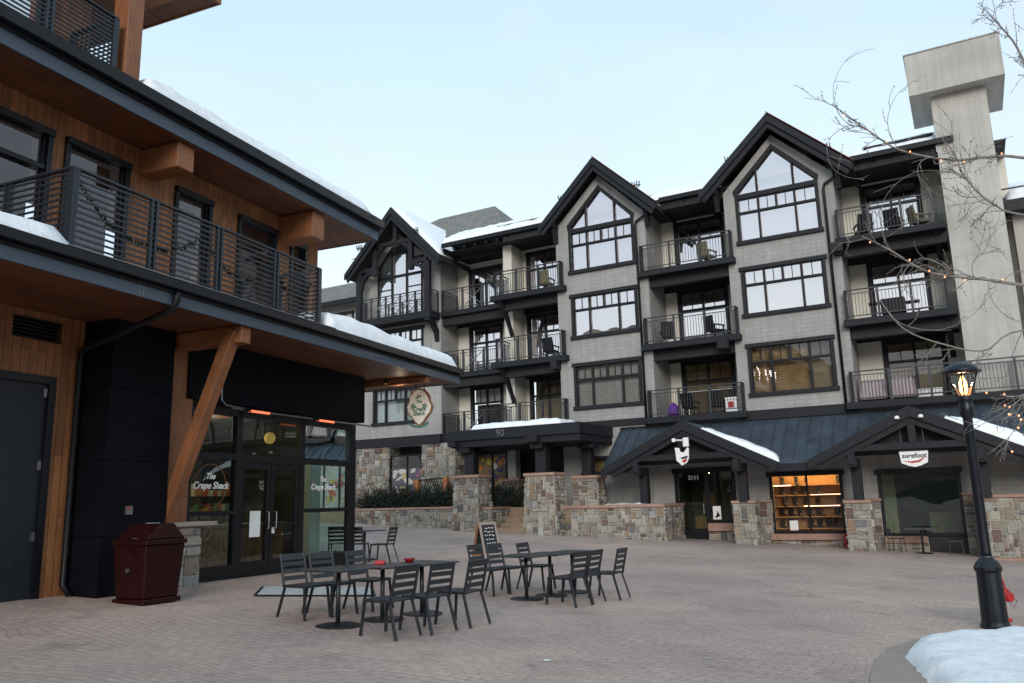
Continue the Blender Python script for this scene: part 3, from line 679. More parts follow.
def truss(m):
    n0, n1 = -.40, -.16
    for u in (-14.15, -9.68): m.box(u - .16, u + .16, n0, n1, 10.85, 14.0)
    for s, u in ((1, -14.15), (-1, -9.68)):
        m.box(min(u, u + s * 1.05), max(u, u + s * 1.05), n0 + .02, n1 - .02, 13.98, 14.2)          # hammer beam
        m.box(u + s * 1.05 - .13, u + s * 1.05 + .13, n0, n1, 13.7, 15.25)                           # hammer post
        arc = [(u + s * .12, 13.1), (u + s * .22, 13.55), (u + s * .5, 13.85), (u + s * .95, 13.98)]
        for a, b in zip(arc, arc[1:]): m.beam((a[0], -.3, a[1]), (b[0], -.3, b[1]), .17, .2, up=(0, 1, 0))
        arc = [(u + s * 1.05, 14.6), (u + s * 1.25, 15.0), (u + s * 1.6, 15.22)]
        for a, b in zip(arc, arc[1:]): m.beam((a[0], -.3, a[1]), (b[0], -.3, b[1]), .16, .18, up=(0, 1, 0))
    m.box(-13.15, -10.55, n0 + .03, n1 - .03, 15.22, 15.46); m.box(-11.85, -11.6, n0, n1, 15.3, 16.6)
part('gable_truss', 'trim', truss, bevel=.008)
o = boxes('balcony', 'slab', [(-14.4, -9.45, GN + .01, -.12, F3 - .36, F3)])
iron_railing([(-14.3, -1.0), (-14.3, -.3), (-9.55, -.3), (-9.55, -1.0)], F3, cross=(1, 2, 3), posts=1.0).build('railing', MT['iron'], o)
def crosses():
    def X(u0, u1, n, z): part('railing_cross', 'steel', lambda m: X1(m, u0, u1, n, z))
    def X1(m, u0, u1, n, z):
        m.beam((u0, n, z + .2), (u1, n, z + .92), .035, .03, up=(0, 1, 0)); m.beam((u0, n + .002, z + .92), (u1, n + .002, z + .2), .035, .03, up=(0, 1, 0))
        for k in (-.1, .1): m.beam((u0 + (u1 - u0) * .5 + k, n, z + .14), (u0 + (u1 - u0) * .5 + k, n, z + .98), .02, .02, up=(0, 1, 0))
    L5 = 4.75 / 5
    for k in (1, 2, 3): X(-14.3 + L5 * k + .12, -14.3 + L5 * (k + 1) - .12, -.3, F3)
    L3 = 3.64 / 3
    for zf in (F1, F2, F3): X(-9.3 + L3 + .15, -9.3 + 2 * L3 - .15, -1.06, zf)
crosses()
boxes('belt_band', 'trim', [(-15.05, -9.38, GN - .01, GN + .2, 4.66, 5.12), (-9.4, -5.6, -2.0, -1.0, 4.3, 4.73)])
# --- main roof, eaves, gutters
def mainroof(m):
    k = math.tan(RAD(28))
    for (a, b, nf) in ((-8.7, 13.77, -.1),):
        m.hexa([(a, nf, EAVE), (b, nf, EAVE), (b, -2.4, EAVE + 2.3 * k), (a, -2.4, EAVE + 2.3 * k), (a, nf, EAVE + .16), (b, nf, EAVE + .16), (b, -2.4, EAVE + .16 + 2.3 * k), (a, -2.4, EAVE + .16 + 2.3 * k)])
    m.box(-14.5, 13.77, -14, -2.4, EAVE + 2.3 * k - .2, EAVE + 2.3 * k + .158)
part('main_roof', 'roofdark', mainroof)
boxes('eave_gutter', 'gutter', [(-8.6, -2.5, -.1, .06, EAVE + .0, EAVE + .2), (2.9, 4.9, -.1, .06, EAVE + .0, EAVE + .2), (10.7, 14.35, -.0, .16, EAVE + .0, EAVE + .2)])
for a_, b_ in ((-8.6, -2.9), (3.2, 4.8), (10.95, 13.5)):
    k_ = int((b_ - a_) / .62)
    for i_ in range(k_ + 1): u_ = a_ + (b_ - a_) * i_ / k_; boxes('rafter_tail', 'trim', [(u_ - .06, u_ + .06, -1.2, -.12, EAVE - .17, EAVE - .002)])
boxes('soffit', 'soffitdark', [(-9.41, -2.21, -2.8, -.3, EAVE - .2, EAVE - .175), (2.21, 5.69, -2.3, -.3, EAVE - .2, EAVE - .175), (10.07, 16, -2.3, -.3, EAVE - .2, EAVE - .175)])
def hip(m):
    a, b, n0, z0, z1 = -15.2, -6.6, -8, 16.0, 19.5
    m.face([(a + 1, n0, z1), (-10.1, n0, z1), (b, n0 + 5, z0), (a - 2, n0 + 5, z0)]); m.face([(-10.1, n0, z1), (b, n0 + 5, z0), (b, n0 - 5, z0)]); m.face([(a + 1, n0, z1), (-10.1, n0, z1), (b, n0 - 5, z0), (a - 2, n0 - 5, z0)])
part('hip_roof', 'tile', hip)
# far wing at the left end
part('wall', 'shingle', lambda m: m.box(-24, -15.01, -9, -4.6, G0, 14.0))
part('wing_roof', 'tile', lambda m: m.hexa([(-24, -3.9, 13.75), (-15.1, -3.9, 13.75), (-15.1, -8, 16.2), (-24, -8, 16.2), (-24, -3.9, 13.95), (-15.1, -3.9, 13.95), (-15.1, -8, 16.4), (-24, -8, 16.4)]))
boxes('eave_gutter', 'gutter', [(-24, -15.1, -3.9, -3.76, 13.7, 13.98)])
grid_window(lodge, 'window', -20.6, -18.2, 11.2, 13.4, -4.59, 'glass_up', 'tealcurtain')
grid_window(lodge, 'window', -17.8, -15.6, 11.2, 13.4, -4.59, 'glass_up', 'curtain')
# right end beyond the chimney
part('wall', 'stucco', lambda m: m.box(15.9, 60, -12, -1.4, G0, 11.7))
boxes('eave_gutter', 'gutter', [(15.62, 60, -1.4, -.7, 11.62, 11.95)])
part('wing_roof', 'roofdark', lambda m: m.hexa([(15.62, -.75, 11.95), (60, -.75, 11.95), (60, -6, 14), (15.62, -6, 14), (15.62, -.75, 12.05), (60, -.75, 12.05), (60, -6, 14.1), (15.62, -6, 14.1)]))
# chimney
o = boxes('chimney', 'stucco', [(13.78, 15.6, -2.1, -.02, 4.4, 16.55)])
boxes('chimney_cap', 'stucco', [(13.08, 16.22, -2.75, .52, 16.35, 18.0)], o)
boxes('flashing', 'steel', [(13.05, 16.25, -2.78, .55, 18.0, 18.05)], o)
for p_, q_ in (((11.2, -.9, EAVE + .78), (13.7, -.9, EAVE + .78)), ((11.2, -1.3, EAVE + 1.0), (13.7, -1.3, EAVE + 1.0)), ((15.7, -1.6, 12.75), (18.5, -1.6, 12.75)), ((-5.8, -.55, EAVE + .62), (-2.6, -.55, EAVE + .62)), ((-5.8, -.8, EAVE + .8), (-2.6, -.8, EAVE + .8))): part('snow_rail', 'gutter', lambda m: m.beam(p_, q_, .05, .045))
for u_, n_ in ((11.4, -1.0), (12.5, -1.0), (13.6, -1.0), (-5.6, -.6), (-4.2, -.6), (-2.8, -.6)): part('rail_stanchion', 'gutter', lambda m: m.beam((u_, n_, EAVE + .3), (u_, n_, EAVE + .72), .035, .035))
def downpipe(m, u, ue, nz=14.3):
        m.tube([(ue, .1, nz + .05), (ue - .05, .12, nz - .12), (u + .05, .12, 13.72), (u, .1, 13.55), (u, .1, 4.7)], .055, 8)
for k_ in ((1.78, 2.7), (9.68, 10.6)): part('downpipe', 'gutter', lambda m: downpipe(m, *k_), smooth_=True)
def snowguard(m, uc, s):
        z = 17.02 - abs(s) * .955; u = uc + s
        for k in range(4): m.beam((u - .12 + k * .08, .3, z), (u - .2 + k * .12, .3, z + .32 - .04 * (k % 2)), .035, .035)
        m.beam((u - .2, .3, z + .16), (u + .2, .3, z + .1), .04, .04)
for k_ in ((.1, 1.9), (7.86, 2.1), (.1, -1.75), (7.86, -1.7), (-11.72, 1.7), (-11.72, -2.0)): part('snow_guard', 'gutter', lambda m: snowguard(m, *k_))

# --- ground floor: porch roof with two gabled porches (G1, G2)
def zshed(u, n): return 4.62 - (4.62 - 2.80) * n / 2.3
def nshed(u):
    n = 2.3
    for uc, za in ((4.08, 4.55), (11.9, 4.50)):
        d = abs(u - uc)
        if d < 3.38: n = min(n, (4.62 - (za - .5 * d)) / .791 + .05)
    return max(.06, n)
def shed(m):
    us = [.55 + .43 * k / 4 for k in range(200)]
    for a, b in zip(us, us[1:]):
        na, nb = nshed(a), nshed(b)
        m.hexa([(a, .01, 4.5), (b, .01, 4.5), (b, nb, zshed(0, nb) - .12), (a, na, zshed(0, na) - .12), (a, .01, zshed(0, .01)), (b, .01, zshed(0, .01)), (b, nb, zshed(0, nb)), (a, na, zshed(0, na))])
    u = .62
    while u < 21.9:
        n = nshed(u) - .03; z = zshed(0, n)
        m.hexa([(u, .02, zshed(0, .02)), (u + .025, .02, zshed(0, .02)), (u + .025, n, z), (u, n, z), (u, .02, zshed(0, 0) + .04), (u + .025, .02, zshed(0, 0) + .04), (u + .025, n, z + .045), (u, n, z + .045)]); u += .43
part('porch_roof', 'standing', shed)
boxes('porch_fascia', 'slab', [(7.35, 8.5, 2.3, 2.42, 2.52, 2.79), (15.3, 22, 2.3, 2.42, 2.52, 2.79), (.56, 22, .012, .08, 4.63, 4.70)])
def porch_gable(uc, half, za, ze, n0):
    r = MB(W)
    for s in (-1, 1):
        r.prism([(uc, za), (uc + s * half, ze), (uc + s * half, ze - .1), (uc, za - .11)], .05, n0)
        k = .4
        while k < n0:
            r.hexa([(uc + s * .03, k, za - .02), (uc + s * .03, k + .025, za - .02), (uc + s * half, k + .025, ze), (uc + s * half, k, ze), (uc + s * .03, k, za + .025), (uc + s * .03, k + .025, za + .025), (uc + s * half, k + .025, ze + .045), (uc + s * half, k, ze + .045)]); k += .43
    o = r.build('porch_gable', MT['standing'], lodge)
    f = MB(W)
    for s in (-1, 1):
        f.prism([(uc, za + .02), (uc + s * (half + .02), ze + .01), (uc + s * (half + .02), ze - .32), (uc, za - .36)], n0, n0 + .09)
        f.prism([(uc, za - .36), (uc + s * (half - .3), ze - .16), (uc + s * (half - .42), ze - .34), (uc, za - .58)], n0 - .2, n0 - .003)
        ub = uc + s * (half - 1.45); f.box(ub - .15, ub + .15, n0 - .95, n0 + .1, ze - .28, ze + .02); f.box(ub - .11, ub + .11, n0 + .0, n0 + .16, ze - .2, ze + .16)
        f.box(ub - .16, ub + .16, n0 - .95, n0 - .63, 1.45, ze - .28)
        pts = [(ub - s * .1, n0 - .79, ze - 1.05), (ub - s * .25, n0 - .79, ze - .62), (ub - s * .55, n0 - .79, ze - .3)]
    f.box(uc - half + 1.2, uc + half - 1.2, n0 - .24, n0 - .03, ze + .24, ze + .46)
    f.box(uc - .12, uc + .12, n0 - .22, n0 - .02, ze + .46, za - .5)
    f.build('timber_frame', MT['trim'], o, bevel=.008)
    b = MB(W); b.face([(uc - half + .3, n0 - .6, ze + .1), (uc + half - .3, n0 - .6, ze + .1), (uc, n0 - .6, za - .12)]); b.build('gable_boarding', MT['blackwall'], o)
    return o
porch_gable(4.08, 3.38, 4.55, 2.86, 2.55)
porch_gable(11.9, 3.38, 4.50, 2.84, 2.55)
# porch piers and wainscot
def cap(m, u0, u1, n0, n1, z, t=.10, o=.06): m.box(u0 - o, u1 + o, n0 - o, n1 + o, z, z + t)
def stone_part(boxes_, caps, parent=None, name='stone_pier', cell=.15):
    m = MB(W)
    for b in boxes_: stone_box(m, *b[:6], **(b[6] if len(b) > 6 else {}))
    o = m.build(name, MT['stone'], parent or lodge)
    if caps:
        c = MB(W)
        for k in caps: cap(c, *k)
        c.build('capstone', MT['capstone'], o, bevel=.012)
    return o
stone_part([(5.60, 6.38, 1.05, 1.85, G0, 1.42, dict(sides='flr'))], [(5.60, 6.38, 1.05, 1.85, 1.42)])
stone_part([(9.50, 10.30, 1.05, 1.85, G0, 1.34, dict(sides='flr'))], [(9.50, 10.30, 1.05, 1.85, 1.34)])
stone_part([(13.55, 21, .7, 1.75, G0, 1.42, dict(sides='fl'))], [(13.55, 21, .7, 1.75, 1.42)], name='stone_plinth')
boxes('ledge', 'capstone', [(13.7, 21, 1.76, 2.02, -.62, -.46)])
stone_part([(5.3, 6.62, .01, .16, G0, 1.42, dict(sides='fr')), (9.26, 10.48, .01, .16, G0, 1.38, dict(sides='fl')), (13.12, 13.9, .01, .16, G0, 1.52, dict(sides='f')), (6.62, 9.26, .01, .14, G0, .02, dict(sides='f')), (10.48, 11.9, .01, .14, G0, -.08, dict(sides='f')), (4.12, 5.3, .01, .14, G0, .36, dict(sides='f')), (.4, 2.8, .01, .12, G0, 1.4, dict(sides='f'))], [(5.3, 6.6, .0, .17, 1.42), (9.28, 10.46, 0, .17, 1.38), (13.14, 13.5, 0, .17, 1.52)], name='stone_wainscot')
boxes('window_ledge', 'capstone', [(6.55, 9.3, .02, .30, .02, .24), (10.5, 11.85, .02, .26, -.08, .14), (4.15, 5.28, .02, .3, .36, .66)])
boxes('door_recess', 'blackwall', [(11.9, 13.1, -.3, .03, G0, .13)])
# shop fronts
def shopfront(name, u0, u1, z0, z1, mulls, rails=(), lipped=True, gm='glass_shop', cw=.11):
    f = MB(W)
    f.box(u0 - (.08 if lipped else 0), u1 + (.08 if lipped else 0), -.02, .12, z1 - .14, z1 + (.04 if lipped else 0)); f.box(u0, u1, -.02, .09, z0, z0 + cw)
    f.box(u0, u0 + cw, -.02, .09, z0 + cw, z1 - .14); f.box(u1 - cw, u1, -.02, .09, z0 + cw, z1 - .14)
    for k, w in mulls: f.box(k - w, k + w, -.06, .05, z0 + cw, z1 - .14)
    for a, b, z, w in rails: f.box(a, b, -.05, .045, z - w, z + w)
    o = f.build(name, MT['frame'], lodge, bevel=.006)
    g = MB(W); g.face([(u0 + .03, -.03, z0 + .02), (u1 - .03, -.03, z0 + .02), (u1 - .03, -.03, z1 - .05), (u0 + .03, -.03, z1 - .05)]); g.build('pane', MT[gm], o)
    return o
show = shopfront('display_window', 6.60, 9.26, .22, 2.52, ((7.98, .03),), gm='glass_show')
cafe = shopfront('cafe_window', 10.47, 13.12, .14, 2.46, ())
door = shopfront('shop_door', 2.82, 5.28, .02, 2.80, ((4.12, .09),), ((2.93, 4.03, .28, .17), (2.93, 4.03, 1.28, .04), (4.21, 5.17, .72, .05)))
part('handle', 'steel', lambda m: m.tube([(3.98, .05, 1.0), (3.98, .13, 1.02), (3.98, .13, 1.42), (3.98, .05, 1.44)], .02), door)
text_obj('2111', .23, MT['white'], door, (3.62, -.06, 2.46), bold=.010)
part('notice', 'white', lambda m: m.box(4.3, 4.62, -.025, -.018, .80, 1.32), door)
part('notice_print', 'iron', lambda m: [m.face([(4.36 + .05 * k, -.014, .86 + .02 * k), (4.5 + .03 * k, -.014, .88 + .02 * k), (4.46, -.014, 1.02 + .05 * k)]) for k in range(4)], door)
part('notice', 'white', lambda m: [m.box(7.22, 7.52, -.025, -.018, .36, .72), m.box(7.9, 7.98, -.025, -.018, 2.1, 2.32)], show)
# shop interiors
def room(u0, u1, z0, z1, nb, matn, name='shop_interior', cell=None):
    def f(m):
        a, b = u0 - .3, u1 + .3
        m.face([(a, nb, z0), (b, nb, z0), (b, nb, z1), (a, nb, z1)]); m.face([(a, nb, z0), (b, nb, z0), (b, -.22, z0), (a, -.22, z0)]); m.face([(a, nb, z1), (b, nb, z1), (b, -.22, z1), (a, -.22, z1)])
        for u in (a, b): m.face([(u, nb, z0), (u, -.22, z0), (u, -.22, z1), (u, nb, z1)])
    return part(name, matn, f)
room(6.6, 9.26, .15, 2.7, -1.0, 'shelf'); room(10.5, 13.1, -.4, 2.9, -3.2, 'roomdark'); room(2.7, 5.3, -.3, 2.9, -3.5, 'roomwarm')
sh = boxes('display_shelf', 'shelf', [(6.4, 9.4, -.98, -.60, z - .04, z) for z in (.42, .86, 1.26, 1.68, 2.06)])
part('light_strip', 'strip', lambda m: [m.box(6.62, 7.28, -.595, -.58, 2.03, 2.06), m.box(7.98, 9.1, -.595, -.58, 1.66, 1.675), m.box(7.7, 9.0, -.595, -.58, 1.235, 1.255)], sh)
boxes('cafe_fitting', 'khaki', [(10.3, 10.9, -1.4, -1.3, -.4, 2.6), (11.9, 12.9, -2.6, -2.2, -.4, .9)])
boxes('shop_fitting', 'shelf', [(3.0, 3.9, -2.2, -1.9, -.2, .9), (3.05, 3.6, -3.2, -3.0, 1.2, 1.9), (4.9, 5.2, -1.5, -1.4, .6, 2.5)])
def boot_mesh():
    m = MB(); c = None
    m.hexa([(-.05, -.05, 0), (.05, -.05, 0), (.055, .24, 0), (-.055, .24, 0), (-.05, -.05, .1), (.05, -.05, .1), (.045, .22, .075), (-.045, .22, .075)])
    m.hexa([(-.05, -.06, .09), (.05, -.06, .09), (.05, .1, .09), (-.05, .1, .09), (-.06, -.06, .34), (.06, -.06, .34), (.06, .13, .32), (-.06, .13, .32)])
    m.box(-.068, .068, .0, .12, .17, .20); m.box(-.068, .068, .0, .13, .25, .28); m.box(-.06, .06, .05, .16, .07, .10)
    return m
b0 = None
ords = 'first second third fourth fifth sixth seventh eighth ninth tenth'.split()
rows = {'top': (2.06, [6.9, 7.45, 9.0]), 'upper': (1.68, [6.85, 7.3, 7.68, 8.25]), 'middle': (1.26, [6.95, 7.35, 7.75, 8.2, 8.95]), 'lower': (.86, [6.8, 7.15, 7.5, 7.84, 8.2, 8.85]), 'bottom': (.42, [6.8, 7.1, 7.85, 8.2, 8.5, 8.75, 9.0])}
def lodge_pt(u, n, z):
    c, s = math.cos(LODGE_R), math.sin(LODGE_R); x, y = u, -n
    return (LODGE_O[0] + x * c - y * s, LODGE_O[1] + x * s + y * c, z)
for rn, (z, us) in rows.items():
    for i, u in enumerate(us):
        if b0 is None: b = boot_mesh().build('ski_boot', MT['boot'], bevel=.012); b0 = b
        else: b = b0.copy(); col.objects.link(b)
        b.location = lodge_pt(u, -.76 + rnd.uniform(-.03, .03), z + .001); b.rotation_euler = (0, 0, LODGE_R + RAD(180 + rnd.uniform(25, 75))); s = rnd.uniform(.95, 1.12); b.scale = (s, s, s)
        tag(b, f'dark ski boot on the {rn} display shelf behind the lit window, {ords[i]} from the left', 'boot', 'ski boots on the display shelves')
# portico with the 90 on its beam
boxes('portico_roof', 'slab', [(-5.95, .15, -1.9, 3.35, 4.02, 4.30), (-6.0, .2, -1.9, 3.45, 4.30, 4.74)], bevel=.012)
boxes('portico_bracket', 'trim', [(-5.9, -5.5, 3.36, 3.7, 4.05, 4.26), (-2.1, -1.62, 3.36, 3.66, 4.05, 4.28), (-5.62, -5.08, 2.2, 3.3, 3.8, 4.01), (-2.12, -1.6, 2.2, 3.3, 3.8, 4.01), (-.6, .1, 1.4, 2.0, 3.8, 4.01)])
text_obj('90', .42, MT['steel'], lodge, (-3.42, -3.47, 4.50), bold=.004)
boxes('portico_post', 'trim', [(-5.5, -5.05, 2.55, 3.0, 2.84, 4.01), (-2.06, -1.58, 2.55, 3.0, 2.80, 4.01), (-.62, -.2, 1.2, 1.6, 2.7, 4.0)], bevel=.01)
stone_part([(-6.0, -4.58, 2.1, 3.35, -.2, 2.74, dict(taper=.13, cell=.14))], [(-5.87, -4.71, 2.23, 3.22, 2.74, .12, .07)])
stone_part([(-2.55, -1.02, 2.1, 3.35, -.3, 2.70, dict(taper=.13, cell=.14))], [(-2.42, -1.15, 2.23, 3.22, 2.70, .12, .07)])
stone_part([(-1.0, .16, .85, 1.85, -.3, 2.56, dict(taper=.05, sides='flr'))], [(-.95, .11, .9, 1.8, 2.56, .12, .07)])
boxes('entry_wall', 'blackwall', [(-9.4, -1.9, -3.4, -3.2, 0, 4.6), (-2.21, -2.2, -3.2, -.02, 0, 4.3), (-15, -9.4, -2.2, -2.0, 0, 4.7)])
boxes('shingled_column', 'shingle', [(-5.12, -4.7, -.55, -.1, 2.7, 4.3)])
stone_part([(-5.4, -4.5, -.9, .1, 1.2, 2.62, {}), (-3.6, -2.3, -1.4, -.7, 1.2, 2.58, {})], [(-5.4, -4.5, -.9, .1, 2.62), (-3.6, -2.3, -1.4, -.7, 2.58)])
stone_part([(-14.75, -12.72, -2.0, -.95, .6, 4.66, dict(cell=.165)), (-10.55, -8.62, -2.9, -.95, .6, 4.66, dict(cell=.165))], None)
# entry terrace and its two flights of steps
boxes('entry_terrace', 'step', [(-16, -2.0, -4, 1.05, G0, 1.46), (-1.9, .2, -.1, 1.05, G0, 1.40)])
boxes('entry_step', 'step', [(-4.95, -2.45, 1.05, 1.05 + .42 * (4 - k), G0, .42 + .21 * (k + 1)) for k in range(4)], bevel=.012)
boxes('entry_step', 'step', [(-16, -12.95, .4, .4 + .45 * (4 - k), G0, .78 + .2 * (k + 1)) for k in range(4)], bevel=.012)
# printed window graphics inside the lower left shopfronts
def poster(name, u0, u1, z0, z1, n, base, blobs, seed):
    m = MB(W); r = random.Random(seed); m.face([(u0, n, z0), (u1, n, z0), (u1, n, z1), (u0, n, z1)], c=base)
    for i in range(blobs):
        c = r.choice([(.55, .06, .03), (.7, .22, .04), (.05, .30, .34), (.65, .5, .08), (.12, .06, .3), (.75, .72, .7), (.03, .05, .16), (.55, .1, .25)])
        cu, cz = r.uniform(u0 + .1, u1 - .1), r.uniform(z0 + .08, z1 - .08); a, b = r.uniform(.08, .35), r.uniform(.06, .22); t = r.uniform(-.6, .6); k = 9
        pts = []
        for q in range(k):
            th = 2 * math.pi * q / k; rr = r.uniform(.7, 1.1); x, y = a * math.cos(th) * rr, b * math.sin(th) * rr
            pts.append((min(u1, max(u0, cu + x * math.cos(t) - y * math.sin(t))), n + .003 + .0012 * i, min(z1, max(z0, cz + x * math.sin(t) + y * math.cos(t)))))
        m.face(pts, c=c)
    return m.build(name, MT['attr'], lodge, recalc=False)
def dark_window(u0, u1, z0, z1, n, mulls):
    f = MB(W); w = .07
    f.box(u0, u1, n - .02, n + .07, z1 - w, z1); f.box(u0, u1, n - .02, n + .07, z0, z0 + w)
    for u in (u0, *mulls, u1): f.box(u - w / 2, u + w / 2, n - .021, n + .066, z0, z1)
    o = f.build('shop_window', MT['frame'], lodge)
    g = MB(W); g.face([(u0, n + .03, z0), (u1, n + .03, z0), (u1, n + .03, z1), (u0, n + .03, z1)]); g.build('pane', MT['glass_show'], o); return o
dark_window(-8.4, -6.0, 1.7, 4.15, -2.5, (-7.35, -6.55)); poster('window_poster', -8.3, -6.05, 2.35, 4.05, -2.56, (.25, .17, .09), 22, 3)
dark_window(-12.68, -10.58, 1.5, 4.2, -1.15, (-11.6,)); poster('window_poster', -12.6, -10.65, 1.9, 3.5, -1.21, (.10, .08, .14), 30, 8)
dark_window(-17.5, -14.8, 1.5, 4.4, -1.5, (-15.6, -16.4)); poster('window_poster', -17.4, -14.9, 1.9, 4.2, -1.56, (.55, .52, .52), 26, 21)
part('handrail', 'gutter', lambda m: [m.tube(p, .025, 6) for p in ([(-4.9, 1.2, 1.45), (-4.9, 1.2, 2.45), (-4.9, 2.9, 1.55), (-4.9, 2.95, .55)], [(-12.85, .5, 1.4), (-12.85, .5, 2.2), (-12.85, 2.0, 1.5), (-12.85, 2.0, .7)], [(-4.2, -.3, 1.4), (-4.2, -.3, 3.0), (-4.2, -.6, 3.0)])])

# ---- things in front of the lodge
def at_lodge(name, label, cat, group=None):
    return thing(name, label, cat, LODGE_O, LODGE_R, group)
pw = at_lodge('planter_wall', 'low coursed stone planter wall with salmon cap below the junipers', 'stone wall')
stone_part([(-12.75, -5.95, 1.15, 1.6, -.1, 1.46, dict(sides='fl')), (-4.6, -4.2, 1.5, 3.0, -.1, 1.4, dict(sides='flr'))], [(-12.75, -5.95, 1.15, 1.6, 1.46), (-4.6, -4.2, 1.5, 3.0, 1.4)], pw, 'masonry')
boxes('soil', 'roomwarm', [(-12.7, -5.9, .3, 1.15, .6, 1.42)], pw)
rw = at_lodge('retaining_wall', 'patchwork stone retaining wall with salmon cap between portico column and shop door', 'stone wall')
stone_part([(-1.0, 3.15, 2.15, 2.6, -.6, 1.36, dict(sides='fr', cell=.145)), (2.72, 3.15, .2, 2.6, -.6, 1.36, dict(sides='r')), ], [(-1.1, 3.15, 2.15, 2.6, 1.36, .12), (2.72, 3.15, .18, 2.1, 1.36, .11)], rw, 'masonry')
boxes('fill', 'roomwarm', [(-.9, 2.7, .2, 2.14, -.5, 1.28)], rw)
snow_patch('snow_cover', 'thin leftover snow behind the cap of the patchwork retaining wall', W, .1, 2.4, .9, 2.1, lambda u, n: 1.28, .22, frame=lodge, group='snow lying around the lodge entrance')
fn = at_lodge('lattice_fence', 'short dark lattice fence between two orange wooden posts behind the junipers', 'fence')
boxes('post', 'orangepost', [(-10.45, -10.2, -.35, -.1, 1.4, 2.9), (-8.75, -8.5, -.35, -.1, 1.4, 2.95)], fn, bevel=.015)
def lattice(m):
    m.beam((-10.2, -.22, 2.85), (-8.75, -.22, 2.9), .05, .07); m.beam((-10.2, -.22, 1.75), (-8.75, -.22, 1.75), .05, .06)
    for i in range(11):
        u = -10.2 + 1.45 * i / 10; m.beam((u, -.22, 1.75), (min(-8.75, u + .45), -.2, 2.85 if u + .45 < -8.7 else 2.4), .02, .025); m.beam((u, -.24, 1.75), (max(-10.2, u - .45), -.25, 2.85 if u - .45 > -10.25 else 2.4), .02, .025)
part('lattice', 'gutter', lattice, fn)
def juniper(label, u, n, z, rx, rz, count, seed):
    r = random.Random(seed); m = MB(W)
    for i in range(count):
        a = r.uniform(0, 2 * math.pi); e = r.uniform(.1, 1.35); d = Vector((math.cos(a) * math.cos(e) * 1.25, math.sin(a) * math.cos(e) * .6, math.sin(e)))
        base = Vector((u + r.uniform(-.6, .6) * rx, n + r.uniform(-.25, .25), z + r.uniform(0, .25))); Ln = rz * r.uniform(.5, 1.15)
        prev = base
        for k in range(4):
            nx = prev + d * (Ln / 4) + Vector((r.uniform(-.05, .05), r.uniform(-.04, .04), r.uniform(-.03, .04)))
            for q in range(5):
                o_ = Vector((r.uniform(-1, 1), r.uniform(-1, 1), r.uniform(-.3, 1))) * .11
                c = prev.lerp(nx, q / 5); s = Vector((r.uniform(-1, 1), r.uniform(-1, 1), r.uniform(-1, 1))) * .028
                m.face([tuple(c - s), tuple(c + s), tuple(c + o_)])
            prev = nx
    o = m.build('foliage', MT['juniper'], None, recalc=False)
    t = at_lodge('juniper_shrub', label, 'shrub', 'junipers along the planter wall'); o.parent = t
    st = MB(W); st.tube([(u, n, z - .1), (u + .05, n, z + .35)], [.05, .03], 6); st.build('stem', MT['bark'], t)
juniper('leftmost dark green juniper behind the planter wall', -12.0, .75, 1.40, 1.2, 1.05, 420, 1)
juniper('second juniper from the left, in front of the entry posters', -10.7, .7, 1.40, 1.3, 1.15, 460, 2)
juniper('middle juniper spreading in front of the lattice fence', -9.2, .75, 1.40, 1.4, 1.0, 460, 3)
juniper('juniper overhanging the planter cap beside the left portico column', -7.4, .8, 1.38, 1.4, 1.15, 520, 4)
juniper('juniper to the right of the left portico column beside the steps', -4.75, .7, 1.42, .9, 1.15, 300, 5)
# snow on the lodge roofs
k30 = math.tan(RAD(28)); zr = lambda u, n: EAVE + .17 + min(2.3, max(0, (-.1 - n))) * k30
snow_patch('roof_snow', 'long snow blanket on the main roof between the left and middle gables', W, -8.8, -2.2, -5, -.05, zr, .26, nu=50, frame=lodge, ends=(0, 0, 0, 1), group='snow lying on the roofs')
snow_patch('roof_snow', 'snow on the main roof between the middle and right gables', W, 2.3, 5.6, -5, -.05, zr, .18, frame=lodge, ends=(0, 0, 0, 1))
snow_patch('roof_snow', 'snow on the main roof between the right gable and the chimney', W, 10.2, 13.76, -5, -.05, zr, .16, frame=lodge, ends=(0, 0, 0, 1))
snow_patch('roof_snow', 'snow on the right slope of the left timbered gable', W, -11.65, -8.7, -9, .12, lambda u, n: 17.21 - (u + 11.72) * 1.026, .20, r=.25, frame=lodge, ends=(0, 1, 0, 1))
snow_patch('roof_snow', 'snow on the right slope of the middle gable', W, .25, 2.9, -5, -.1, lambda u, n: 17.03 - (u - .10) * .972, .10, r=.2, frame=lodge, ends=(0, 1, 0, 1))
snow_patch('roof_snow', 'snow on the right wing roof beyond the chimney', W, 15.8, 23, -5.5, -.8, lambda u, n: 12.06 + (-.75 - n) * .39, .3, frame=lodge, ends=(1, 0, 0, 1))
snow_patch('roof_snow', 'thin snow along the flat portico roof above the number', W, -5.0, -.7, 1.4, 3.35, lambda u, n: 4.745, .26, frame=lodge)
snow_patch('roof_snow', 'tongue of snow sliding down the left porch gable into the metal valley', W, 4.75, 7.5, 1.35, 2.45, lambda u, n: 4.57 - (u - 4.08) * .5, lambda u, n: .10 + .13 * smooth((u - 4.8) / 2), r=.22, frame=lodge, ends=(1, 1, 1, 1))
snow_patch('roof_snow', 'snow strip along the right slope of the right porch gable', W, 12.9, 15.3, .9, 2.5, lambda u, n: 4.52 - (u - 11.9) * .49, lambda u, n: .14 + .28 * smooth((u - 12.9) / 1.2), r=.2, frame=lodge)

